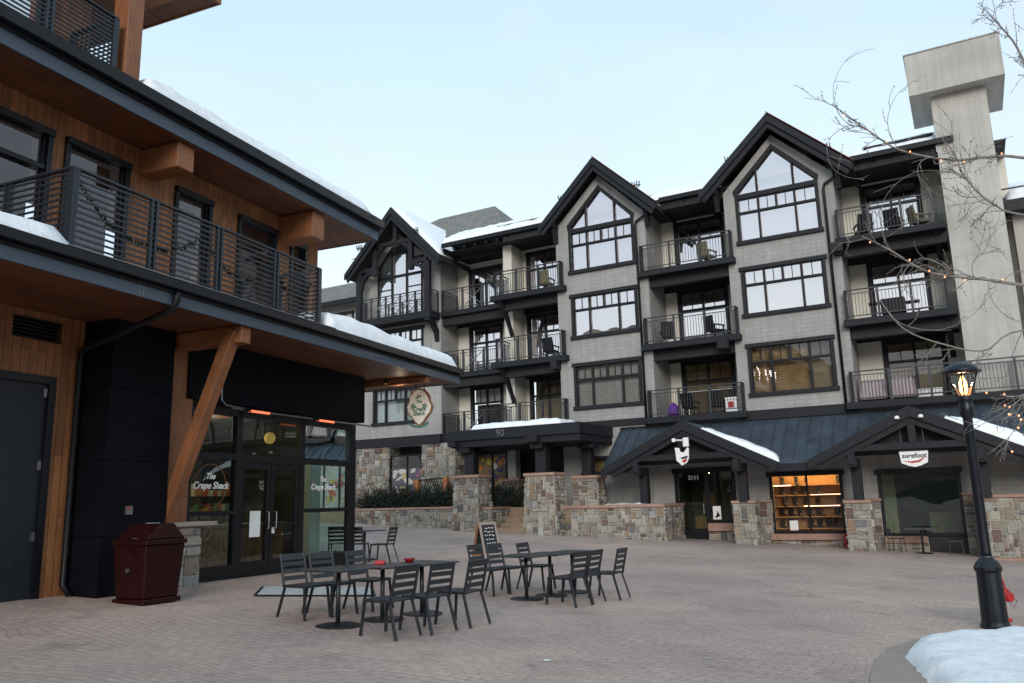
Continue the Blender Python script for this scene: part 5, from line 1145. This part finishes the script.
# ================================================================== PLAZA THINGS
SPACE[0] = ident
def make_table():
    t = thing('cafe_table', '', 'table', group='square pedestal tables on the plaza')
    boxes('table_top', 'tabletop', [(-.40, .40, -.40, .40, .715, .74)], t, .006)
    part('pole', 'chair', lambda m: m.tube([(0, 0, .03), (0, 0, .715)], .032, 10), t, smooth_=True)
    m = MB(); m.lathe([(.30, 0), (.30, .012), (.27, .022), (.05, .034)], 24); m.build('base', MT['chair'], t)
    return t
def make_chair():
    t = thing('cafe_chair', '', 'chair', group='slatted metal chairs on the plaza')
    m = MB()
    for k in range(6): y = -.21 + k * .082; m.hexa([(-.20, y - .034, .43 + .006 * k * 0), (.20, y - .034, .43), (.20, y + .034, .43), (-.20, y + .034, .43), (-.20, y - .034, .45), (.20, y - .034, .45), (.20, y + .034, .45), (-.20, y + .034, .45)])
    for s in (-1, 1): m.beam((s * .21, -.24, .437), (s * .21, .23, .437), .025, .035)
    m.beam((-.21, -.24, .437), (.21, -.24, .437), .025, .035)
    m.build('seat', MT['chair'], t, bevel=.004)
    m = MB(); sl = lambda z: .215 + (z - .44) * .24
    for s in (-1, 1): m.beam((s * .205, .215, .42), (s * .205, sl(.86), .86), .034, .028, up=(1, 0, 0))
    for z in (.535, .630, .725): m.beam((-.19, sl(z), z), (.19, sl(z), z), .018, .060, up=(0, .24, 1))
    m.beam((-.22, sl(.82), .82), (.22, sl(.82), .82), .022, .09, up=(0, .24, 1))
    m.build('backrest', MT['chair'], t, bevel=.004)
    for s in (-1, 1):
        part('leg', 'chair', lambda m: m.beam((s * .20, -.22, .43), (s * .225, -.27, .0), .034, .026), t); part('leg', 'chair', lambda m: m.beam((s * .20, .2, .43), (s * .225, .33, .0), .034, .026), t)
    return t
tb0 = make_table(); ch0 = make_chair(); used = {'t': 0, 'c': 0}
def place(proto, key, x, y, rz, label):
    z = ground_z(x, y)
    if not used[key]: used[key] = 1; proto.location = (x, y, z); proto.rotation_euler = (0, 0, rz); proto['label'] = label; return proto
    return dup(proto, (x, y, z), rz, label)
def row(c0, c1, n): return [(c0[0] + (c1[0] - c0[0]) * k / (n - 1), c0[1] + (c1[1] - c0[1]) * k / (n - 1)) for k in range(n)]
OR = ['nearest', 'middle', 'farthest']
TA = [(-2.40, 11.24), (-1.91, 11.86), (-1.43, 12.50)]; TB = [(.14, 14.56), (.58, 15.16), (1.02, 15.76)]
angA = math.atan2(TA[2][1] - TA[0][1], TA[2][0] - TA[0][0]); angB = math.atan2(TB[2][1] - TB[0][1], TB[2][0] - TB[0][0])
for k, p in enumerate(TA): place(tb0, 't', *p, angA, f'{OR[k]} square pedestal table in the front row of three')
for k, p in enumerate(TB): place(tb0, 't', *p, angB, f'{OR[k]} square pedestal table in the second row, before the chalkboard')
place(tb0, 't', -3.98, 21.75, angA, 'square pedestal table beside the glazed shop corner')
def chairs(T, ang, offs, side, lab):
    ux, uy = math.cos(ang), math.sin(ang); nx, ny = (-uy, ux)
    for k, (a, d, j) in enumerate(offs):
        x = T[0][0] + ux * a + nx * d * side; y = T[0][1] + uy * a + ny * d * side
        # chair faces the table: local -y looks at the table
        place(ch0, 'c', x, y, ang + (0 if side > 0 else math.pi) + j, lab % OR[k])
chairs(TA, angA, [(.14, .86, .02), (.62, .84, -.03), (1.36, .88, .10)], 1, '%s chair on the shop side of the front table row')
chairs(TA, angA, [(-.05, 1.02, .05), (.58, 1.06, -.04), (1.30, 1.02, .08)], -1, '%s chair on the open side of the front table row')
chairs(TB, angB, [(.02, .84, .04), (.58, .86, -.06), (1.36, .72, .10)], 1, '%s chair on the chalkboard side of the second table row')
chairs(TB, angB, [(-.10, .90, -.05), (.42, .86, .06), (1.22, .90, .12)], -1, '%s chair on the open side of the second table row')
place(ch0, 'c', -3.42, 21.2, angA + math.pi + .35, 'rightmost chair of the three beside the glazed shop corner')
place(ch0, 'c', -4.02, 21.05, angA + 2.1, 'middle chair of the three beside the glazed shop corner')
place(ch0, 'c', -4.5, 21.0, angA + 2.3, 'chair half hidden by the glazed shop corner')
# small red things on the front table
m = MB(); m.lathe([(.05, 0), (.09, .05), (.095, .055), (.05, .02)], 14); o = tag(m.build('condiment_bowl', MT['red'], None, True), 'small red bowl on the farthest table of the front row', 'bowl'); o.location = (-1.62, 12.55, ground_z(-1.43, 12.5) + .742)
m = MB(); m.box(-.07, .07, -.05, .05, 0, .05); o = tag(m.build('napkin_box', MT['red'], None, bevel=.01), 'small red napkin box on the middle table of the front row', 'box'); o.location = (-1.98, 12.05, ground_z(-1.91, 11.86) + .741)
# entrance mat
m = MB(); m.hexa([(-.7, -.4, 0), (.7, -.4, 0), (.7, .4, 0), (-.7, .4, 0), (-.68, -.38, .018), (.68, -.38, .018), (.68, .38, .018), (-.68, .38, .018)])
q = thing('door_mat', 'pale grey mat with dark rim lying behind the front chairs', 'mat', (-3.55, 14.85, ground_z(-3.55, 14.85) + .004), RAD(12)); q.rotation_euler = (0, RAD(2.86), RAD(12)); boxes('rim', 'frame', [(-1.0, 1.0, -.72, .72, 0, .012)], q); boxes('pile', 'mat', [(-.94, .94, -.66, .66, .012, .022)], q)
# litter
m = MB(); m.face([(-.07, -.04, .012), (.06, -.05, .02), (.08, .03, .012), (-.05, .05, .03)]); o = tag(m.build('paper_scrap', MT['white']), 'scrap of white paper lying on the open paving', 'litter'); o.location = (.3, 9.31, ground_z(.3, 9.31)); o.scale = (.6, .6, .5)
# sandwich board
q = thing('sandwich_board', 'wooden sandwich board with chalk writing on its black panel', 'chalkboard sign', (-.82, 22.3, ground_z(-.82, 22.3)), RAD(40)); q.scale = (.86, .9, .9)
def panel(sgn):
    A = lambda x, z, t=0: (x, sgn * (.30 * (1 - z / 1.12) + .02 + t), z)
    f = MB()
    for x0, x1, z0, z1 in ((-.33, -.26, 0, 1.12), (.26, .33, 0, 1.12), (-.26, .26, 1.04, 1.12), (-.26, .26, .14, .22)):
        f.hexa([A(x0, z0), A(x1, z0), A(x1, z0, .03), A(x0, z0, .03), A(x0, z1), A(x1, z1), A(x1, z1, .03), A(x0, z1, .03)])
    o = f.build('frame', MT['oak'] if sgn > 0 else MT['concrete'], q)
    g = MB(); g.hexa([A(-.27, .2, .004), A(.27, .2, .004), A(.27, .2, .02), A(-.27, .2, .02), A(-.27, 1.06, .004), A(.27, 1.06, .004), A(.27, 1.06, .02), A(-.27, 1.06, .02)]); g.build('chalk_panel', MT['chalk'], o)
    if sgn < 0:
        h = MB(); r = random.Random(2)
        for ln in range(7):
            z = .95 - ln * .11; x = -.2 + r.uniform(0, .08)
            while x < .16:
                w = r.uniform(.03, .09); h.beam(A(x, z + r.uniform(-.012, .012), .024), A(x + w, z + r.uniform(-.02, .02), .024), .02, .004, up=(0, 1, 0)); x += w + r.uniform(.02, .05)
        h.build('chalk_writing', MT['white'], o)
panel(-1); panel(1)
# litter bin
q = thing('litter_bin', 'dark maroon steel litter bin with pitched lid by the navy box', 'litter bin', (-5.72, 12.98, ground_z(-5.72, 12.98)), RAD(-27)); q.scale = (.83, .83, .94)
w = .43
part('body', 'maroon', lambda m: m.hexa([(-.38, -.38, .08), (.38, -.38, .08), (.38, .38, .08), (-.38, .38, .08), (-.44, -.44, .92), (.44, -.44, .92), (.44, .44, .92), (-.44, .44, .92)]), q, .02)
boxes('base', 'maroon', [(-.42, .42, -.42, .42, 0, .078)], q, .015); boxes('rim', 'maroon', [(-.47, .47, -.47, .47, .922, 1.0)], q, .015)
part('lid', 'maroon', lambda m: m.hexa([(-.44, -.44, 1.002), (.44, -.44, 1.002), (.44, .44, 1.002), (-.44, .44, 1.002), (-.40, -.12, 1.24), (.40, -.12, 1.24), (.40, .20, 1.26), (-.40, .20, 1.26)]), q, .02)
boxes('latch', 'steel', [(-.03, .05, -.475, -.44, .50, .56), (.1, .16, -.46, -.40, 1.02, 1.04)], q); boxes('sticker', 'white', [(-.02, .12, -.1, .1, 1.262, 1.266)], q)
# street lamp
q = thing('street_lamp', 'black street lamp post with lit glass lantern in front of the right porch', 'street lamp', (7.0, 12.55, ground_z(7.0, 12.55)))
m = MB(); m.lathe([(.20, 0), (.20, .05), (.18, .1), (.165, .8), (.19, .84), (.19, .88), (.15, .95), (.085, 1.02), (.08, 1.04)], 16); m.build('base', MT['black_iron'], q)
m = MB(); m.lathe([(.08, 1.04), (.077, 1.1), (.068, 3.1), (.1, 3.14), (.11, 3.3), (.085, 3.34), (.12, 3.38), (.12, 3.42)], 16); m.build('post', MT['black_iron'], q, True); boxes('band', 'steel', [(-.001, .001, -.001, .001, 1.03, 1.031)], q)
m = MB(); m.lathe([(.083, 1.02), (.083, 1.035)], 16); m.build('collar', MT['steel'], q)
ln = MB(); Z0, Z1 = 3.42, 3.80
for k in range(6):
    a = math.pi / 3 * k; ln.tube([(.10 * math.cos(a), .10 * math.sin(a), Z0), (.215 * math.cos(a), .215 * math.sin(a), Z1 - .06), (.25 * math.cos(a), .25 * math.sin(a), Z1 + .02)], .012, 5)
ln.lathe([(.12, Z0 - .01), (.12, Z0 + .02), (.03, Z0 + .04)], 12)
lo = ln.build('lantern', MT['black_iron'], q)
m = MB(); m.lathe([(.27, Z1), (.275, Z1 + .03), (.22, Z1 + .10), (.14, Z1 + .15), (.06, Z1 + .18), (.01, Z1 + .19)], 18); m.build('cap', MT['black_iron'], lo, True)
m = MB()
for k in range(6):
    a, b = math.pi / 3 * k, math.pi / 3 * (k + 1); m.face([(.095 * math.cos(a), .095 * math.sin(a), Z0 + .02), (.095 * math.cos(b), .095 * math.sin(b), Z0 + .02), (.212 * math.cos(b), .212 * math.sin(b), Z1 - .03), (.212 * math.cos(a), .212 * math.sin(a), Z1 - .03)])
m.build('pane', MT['glass_show'], lo); m = MB(); m.lathe([(.035, Z0 + .05), (.06, Z0 + .12), (.055, Z0 + .24), (.015, Z0 + .34)], 10); m.build('bulb', MT['lampglow'], lo, True)
# fire hydrant
q = thing('fire_hydrant', 'red fire hydrant behind the foot of the street lamp', 'hydrant', (7.58, 13.42, ground_z(7.58, 13.42)), RAD(20))
m = MB(); m.lathe([(.16, 0), (.16, .04), (.11, .05), (.10, .48), (.13, .50), (.13, .54)], 16); m.build('barrel', MT['red'], q, True); m = MB(); m.lathe([(.125, .54), (.12, .6), (.085, .68), (.03, .71), (.03, .77), (.012, .78)], 14); m.build('bonnet', MT['red'], q, True)
for s in (-1, 1): part('outlet', 'red', lambda m: m.tube([(s * .09, 0, .42), (s * .17, 0, .42), (s * .172, 0, .42), (s * .22, 0, .42)], [.05, .05, .065, .06], 10), q)
part('outlet', 'red', lambda m: m.tube([(0, -.09, .38), (0, -.18, .38), (0, -.182, .38), (0, -.24, .38)], [.065, .065, .08, .07], 12), q); part('chain', 'steel', lambda m: m.tube([(.1, -.12, .46), (.2, -.16, .3), (.16, -.14, .2), (.1, -.11, .3)], .007, 5), q)
# kerb ring and snow bank around the tree bed
KC = [(3.0, 7.0), (3.25, 8.0), (3.58, 8.85), (4.05, 9.82), (4.65, 10.75), (5.35, 11.42), (6.2, 11.95), (7.3, 12.28), (8.5, 12.3), (9.8, 12.0)]
def kerb(m):
    for i in range(len(KC) - 1):
        a, b = KC[i], KC[i + 1]; c = Vector((7.2, 8.4))
        def inn(p, d): v = (c - Vector(p)).normalized() * d; return (p[0] + v.x, p[1] + v.y)
        A = [inn(a, .0), inn(b, .0), inn(b, .55), inn(a, .55)]
        lo = [(x, y, ground_z(x, y) - .2) for x, y in A]; hi = [(x, y, ground_z(x, y) + (.012 if k < 2 else .03)) for k, (x, y) in enumerate(A)]
        m.hexa(lo + hi)
m = MB(); kerb(m); tag(m.build('kerb', MT['concrete']), kind='structure')
def snowbank():
    m = MB(); c = Vector((7.3, 8.6)); rim = [(3.4, 6.2), (3.72, 7.4), (4.0, 8.5), (4.22, 9.3), (4.45, 10.0), (4.8, 10.65), (5.4, 11.2), (6.3, 11.6), (7.4, 11.8), (8.5, 11.7), (9.6, 11.1), (10.8, 10), (11, 8), (10, 6), (7.5, 5), (4.6, 5.2)]
    R = 26; pts = []; nseg = len(rim) * 6
    for i in range(nseg):
        k = i / 6; j = int(k); p = Vector(rim[j]).lerp(Vector(rim[(j + 1) % len(rim)]), smooth(k - j) * .3 + (k - j) * .7); p += (p - c).normalized() * (.10 * mnoise.noise((i * .35, 0, 0)) + .05 * mnoise.noise((i * 1.1, 4, 0))); pts.append(p)
    for r in range(R + 1):
        t = r / R
        for i in range(nseg):
            p = pts[i].lerp(c, 1 - math.sqrt(1 - t) if t < 1 else 1) if False else pts[i].lerp(c, t)
            d = (pts[i] - p).length; h = .20 * math.sqrt(min(1, d / .38)) + .05 * smooth(d / 2.0) + (.05 * mnoise.noise((p.x * 2.2, p.y * 2.2, 1)) + .025 * mnoise.noise((p.x * 7, p.y * 7, 2))) * min(1, d / .3)
            m.v.append((p.x, p.y, ground_z(p.x, p.y) + (h if r else -.02)))
    for r in range(R):
        for i in range(nseg): m.f.append((r * nseg + i, r * nseg + (i + 1) % nseg, (r + 1) * nseg + (i + 1) % nseg, (r + 1) * nseg + i)); m.uv.append(None); m.c.append(None)
    return tag(m.build('snow_bank', MT['old_snow'], None, True), 'rounded bank of old snow filling the kerbed tree bed', 'snow bank')
snowbank()

# ================================================================== BARE TREE with fairy lights, trunk right of the frame
def tree():
    r = random.Random(8); br = MB(); tips = []
    root = thing('bare_tree', 'leafless street tree with drooping twigs reaching in from the right', 'tree', (0, 0, 0))
    TX, TY = 9.0, 9.2; gz = ground_z(TX, TY)
    root.location = (TX, TY, gz)
    def loc(p): return (p[0] - TX, p[1] - TY, p[2] - gz)
    tr = MB(); tr.tube([loc(p) for p in [(TX, TY, gz - .1), (TX + .03, TY, gz + 1.2), (TX - .05, TY + .04, gz + 2.4), (TX + .05, TY, gz + 4), (TX, TY + .1, gz + 5.6), (TX + .1, TY, gz + 7.6)]], [.19, .15, .13, .11, .08, .03], 12); tr.build('trunk', MT['bark'], root, True)
    def curve(pts, r0, r1, c=6):
        P = [Vector(p) for p in pts]; out = []
        for i in range(len(P) - 1):
            p0, p1, p2, p3 = P[max(0, i - 1)], P[i], P[i + 1], P[min(len(P) - 1, i + 2)]
            for k in range(5):
                t = k / 5; out.append(.5 * ((2 * p1) + (p2 - p0) * t + (2 * p0 - 5 * p1 + 4 * p2 - p3) * t * t + (3 * p1 - p0 - 3 * p2 + p3) * t ** 3))
        out.append(P[-1]); n = len(out); br.tube([loc(p) for p in out], [r0 + (r1 - r0) * i / (n - 1) for i in range(n)], c); return out
    def twig(p, d, L, rad, depth):
        pts = [p]; q = Vector(p); d = Vector(d).normalized(); bend = Vector((r.uniform(-1, 1), r.uniform(-.6, .6), r.uniform(-1, 1))) * .75 + Vector((0, 0, -.25 if p[2] < 4.8 else .1))
        k = max(4, int(L / .07))
        for i in range(k):
            d = (d + bend * (1.6 / k) + Vector((r.uniform(-1, 1), r.uniform(-1, 1), r.uniform(-1, 1))) * .13).normalized(); q = q + d * (L / k); pts.append(q.copy())
            if r.random() < .5: o = Vector((r.uniform(-1, 1), r.uniform(-1, 1), r.uniform(-1, 1))).normalized() * .02; br.tube([loc(q), loc(q + o)], [.006, .002], 4)
        br.tube([loc(x) for x in pts], [rad + (.0022 - rad) * i / (len(pts) - 1) for i in range(len(pts))], 5)
        tips.append(pts[-1])
        if depth > 0:
            for _ in range(r.randint(1, 3)):
                i = r.randint(1, len(pts) - 2); s = (pts[i + 1] - pts[i]).normalized(); v = (s + Vector((r.uniform(-1, 1), r.uniform(-1, 1), r.uniform(-1, 1))) * .9).normalized(); twig(pts[i], v, L * r.uniform(.4, .7), rad * .62, depth - 1)
    limbs = [
        ([(9.0, 9.2, 4.4), (7.6, 9.1, 5.2), (6.1, 9.0, 5.49), (5.64, 9.0, 5.51), (5.22, 9.0, 5.49), (4.65, 9.0, 5.63), (4.37, 9.1, 5.92), (3.99, 9.2, 6.34)], .023, 9),
        ([(8.95, 9.2, 3.0), (7.4, 9.0, 3.7), (5.74, 8.8, 3.89), (5.37, 8.8, 3.96), (4.93, 8.8, 4.02), (4.68, 8.9, 4.13), (4.39, 9.0, 4.4), (4.13, 9.1, 4.61)], .024, 11),
        ([(9.0, 9.2, 5.4), (7.6, 9.2, 6.2), (6.6, 9.2, 6.6), (6.39, 9.3, 7.2), (6.22, 9.4, 7.62)], .028, 14),
        ([(8.95, 9.2, 2.6), (7.0, 8.8, 3.3), (5.53, 8.6, 3.34), (5.08, 8.6, 3.13), (4.72, 8.7, 3.22), (4.3, 8.7, 3.4), (4.11, 8.8, 3.76)], .012, 5),
        ([(8.95, 9.2, 2.2), (6.8, 8.6, 2.95), (5.9, 8.4, 2.75), (5.45, 8.4, 2.66), (5.22, 8.4, 2.60), (5.06, 8.4, 2.62)], .010, 4),
        ([(9.0, 9.2, 3.7), (7.4, 9.0, 4.6), (5.93, 8.9, 4.75), (5.61, 8.9, 4.88), (5.47, 9.0, 5.11), (5.32, 9.0, 5.36)], .016, 13),
        ([(8.0, 9.05, 3.4), (6.6, 8.7, 3.3), (5.9, 8.6, 2.95), (5.55, 8.55, 2.7), (5.3, 8.5, 2.2)], .018, 8)]
    cords = []
    arcs = {0: 4, 1: 3, 3: 1, 5: 4}
    for li_, (pts, r0, nt_) in enumerate(limbs):
        out = curve(pts, r0, .007, 7); cords.append(out)
        k0 = int(len(out) * .34)
        for _ in range(nt_):
            i = r.randint(k0, len(out) - 2); s = (out[i + 1] - out[i]).normalized(); v = s + Vector((r.uniform(-1, .6), r.uniform(-.8, .8), r.uniform(-1.1, 1.1))) * 1.0
            twig(out[i], v, r.uniform(.35, 1.0) * (.8 if pts[2][2] < 5.3 else .6), .0048, 2)
    for li_, cnt in arcs.items():                     # long drooping whips
        c = cords[li_]
        for _ in range(cnt):
            i = r.randint(int(len(c) * .35), len(c) - 4); p = c[i].copy(); d = Vector((r.uniform(-1, .3), r.uniform(-.4, .4), r.uniform(-.5, .9))).normalized()
            turn = r.choice((-1, 1)) * r.uniform(.10, .2); Ln = r.uniform(.9, 1.7); k = 22; P = [p]
            for j in range(k):
                a = turn * (1 + .3 * math.sin(j)); d = Vector((d.x * math.cos(a) - d.z * math.sin(a), d.y + r.uniform(-.05, .05), d.x * math.sin(a) + d.z * math.cos(a))).normalized(); p = p + d * (Ln / k); P.append(p.copy())
                if j % 4 == 2: twig(p, d + Vector((r.uniform(-1, 1), r.uniform(-.6, .6), r.uniform(-1, 1))), r.uniform(.1, .35), .003, 0)
            br.tube([loc(x) for x in P], [.0045 + (.0016 - .0045) * j / k for j in range(k + 1)], 5)
    br.build('branches', MT['bark'], root, True)
    lt = thing('fairy_lights', 'string of small orange fairy lights wound along the bare branches', 'fairy lights', (TX, TY, gz)); cd = MB(); bulbs = []
    for ci in (0, 1, 6):
        c = cords[ci]; k0 = int(len(c) * .36); pp = []
        for i in range(k0, len(c)):
            a = i * 1.7; rr = .03; pp.append(c[i] + Vector((0, math.cos(a) * rr, math.sin(a) * rr)))
            if i % (2 if ci > 2 else 3) == 0: bulbs.append(pp[-1])
        cd.tube([loc(p) for p in pp], .0035, 4)
    tl = [t for t in tips if t.z < 2.95 and t.x > 5.12]; r.shuffle(tl)
    for t in tl[:20]: bulbs.append(t)
    cd.build('cord', MT['gutter'], lt)
    bm_ = MB(); bm_.lathe([(.003, -.010), (.009, -.005), (.0095, .003), (.003, .011)], 8); b0 = None
    for p in bulbs[:60]:
        if b0 is None: b0 = bm_.build('bulb', MT['bulb'], lt, True); b = b0
        else: b = b0.copy(); col.objects.link(b)
        b.location = loc(p)
tree()

# ================================================================== LIGHT, SKY, CAMERA
SUN_EL, SUN_AZ = RAD(20), RAD(-174)                    # compass angle from +Y, clockwise
w = bpy.data.worlds.new('World'); scene.world = w; w.use_nodes = True; nt = w.node_tree
bg = nt.nodes['Background']; sky = N(nt, 'ShaderNodeTexSky', sky_type='NISHITA', sun_disc=False, sun_elevation=SUN_EL, sun_rotation=SUN_AZ, altitude=2400., air_density=1.0, dust_density=2.5, ozone_density=1.0)
# thin high cloud veil
tc = N(nt, 'ShaderNodeTexCoord'); mp = N(nt, 'ShaderNodeMapping'); mp.inputs['Scale'].default_value = (1, 1, 2.6); nt.links.new(tc.outputs['Generated'], mp.inputs[0])
cn = N(nt, 'ShaderNodeTexNoise', Scale=2.2, Detail=7., Roughness=.5, Distortion=.3); nt.links.new(mp.outputs[0], cn.inputs['Vector'])
veil = ramp(nt, cn.outputs['Fac'], .30, .75, .74, .86)
sz = N(nt, 'ShaderNodeSeparateXYZ'); nt.links.new(tc.outputs['Generated'], sz.inputs[0])
hz = ramp(nt, sz.outputs[2], .12, .62)
wisp = N(nt, 'ShaderNodeTexNoise', Scale=3.4, Detail=6., Roughness=.6, Distortion=.8); nt.links.new(mp.outputs[0], wisp.inputs['Vector'])
vc = mixc(nt, hz, (5.4, 5.85, 6.0), (3.2, 4.5, 5.3)); vc = mixc(nt, ramp(nt, wisp.outputs['Fac'], .48, .72, 0, .55), vc, (4.5, 4.9, 5.35))
skyc = mixc(nt, veil, mixc(nt, 1., sky.outputs[0], (6.2, 5.3, 5.2), 'DARKEN'), vc)
nt.links.new(skyc, bg.inputs[0]); bg.inputs[1].default_value = .10
sd = bpy.data.lights.new('sun', 'SUN'); sd.energy = .95; sd.angle = RAD(25); sd.color = (1., .93, .86)
so = bpy.data.objects.new('sun', sd); col.objects.link(so)
dirv = Vector((math.sin(SUN_AZ) * math.cos(SUN_EL), math.cos(SUN_AZ) * math.cos(SUN_EL), math.sin(SUN_EL))); so.rotation_euler = dirv.to_track_quat('Z', 'Y').to_euler(); so.location = dirv * 60
def area(name, loc, rz, sx, sy, e, c):
    l = bpy.data.lights.new(name, 'AREA'); l.shape = 'RECTANGLE'; l.size = sx; l.size_y = sy; l.energy = e; l.color = c
    o = bpy.data.objects.new(name, l); col.objects.link(o); o.location = loc; o.rotation_euler = (0, 0, rz); return o
area('display_ceiling_light', lodge_pt(7.93, -.32, 2.64), LODGE_R, 2.5, .12, 26, (1., .66, .32)).rotation_euler = (RAD(14), 0, LODGE_R)
def point(name, loc, e, c, r=.05):
    l = bpy.data.lights.new(name, 'POINT'); l.energy = e; l.color = c; l.shadow_soft_size = r; o = bpy.data.objects.new(name, l); col.objects.link(o); o.location = loc
point('lamp_bulb_light', (7.0, 12.55, ground_z(7, 12.55) + 3.72), 12, (1., .6, .3))
point('emblem_spot_light', cafe_pt(17.9, -10.6, 4.55), 1.6, (1., .8, .55), .06)
point('shop_fill_light', cafe_pt(14.2, -13.6, 3.4), 30, (1., .72, .4), .15)  # unseen fill added to bring out the shop interior, away from the pendant globe

cam = bpy.data.cameras.new('camera'); co = bpy.data.objects.new('camera', cam); col.objects.link(co)
p, rl = RAD(11.25), RAD(-1.4809)
A = Matrix(((1, 0, 0), (0, math.sin(p), -math.cos(p)), (0, math.cos(p), math.sin(p))))
Rm = Matrix(((math.cos(rl), -math.sin(rl), 0), (math.sin(rl), math.cos(rl), 0), (0, 0, 1))) @ A
right, down, fwd = Rm[0], Rm[1], Rm[2]
M = Matrix(((right[0], -down[0], -fwd[0], 0), (right[1], -down[1], -fwd[1], 0), (right[2], -down[2], -fwd[2], 1.65), (0, 0, 0, 1)))
co.matrix_world = M
cam.sensor_width = 36; cam.lens = 811.2 / 1024 * 36; cam.clip_end = 6000; cam.clip_start = .1
scene.camera = co
cy = scene.cycles; cy.max_bounces = 7; cy.diffuse_bounces = 3; cy.glossy_bounces = 4; cy.transmission_bounces = 4; cy.transparent_max_bounces = 10
vs = scene.view_settings; vs.view_transform = 'Standard'; vs.look = 'None'; vs.exposure = 1.1; vs.gamma = 1
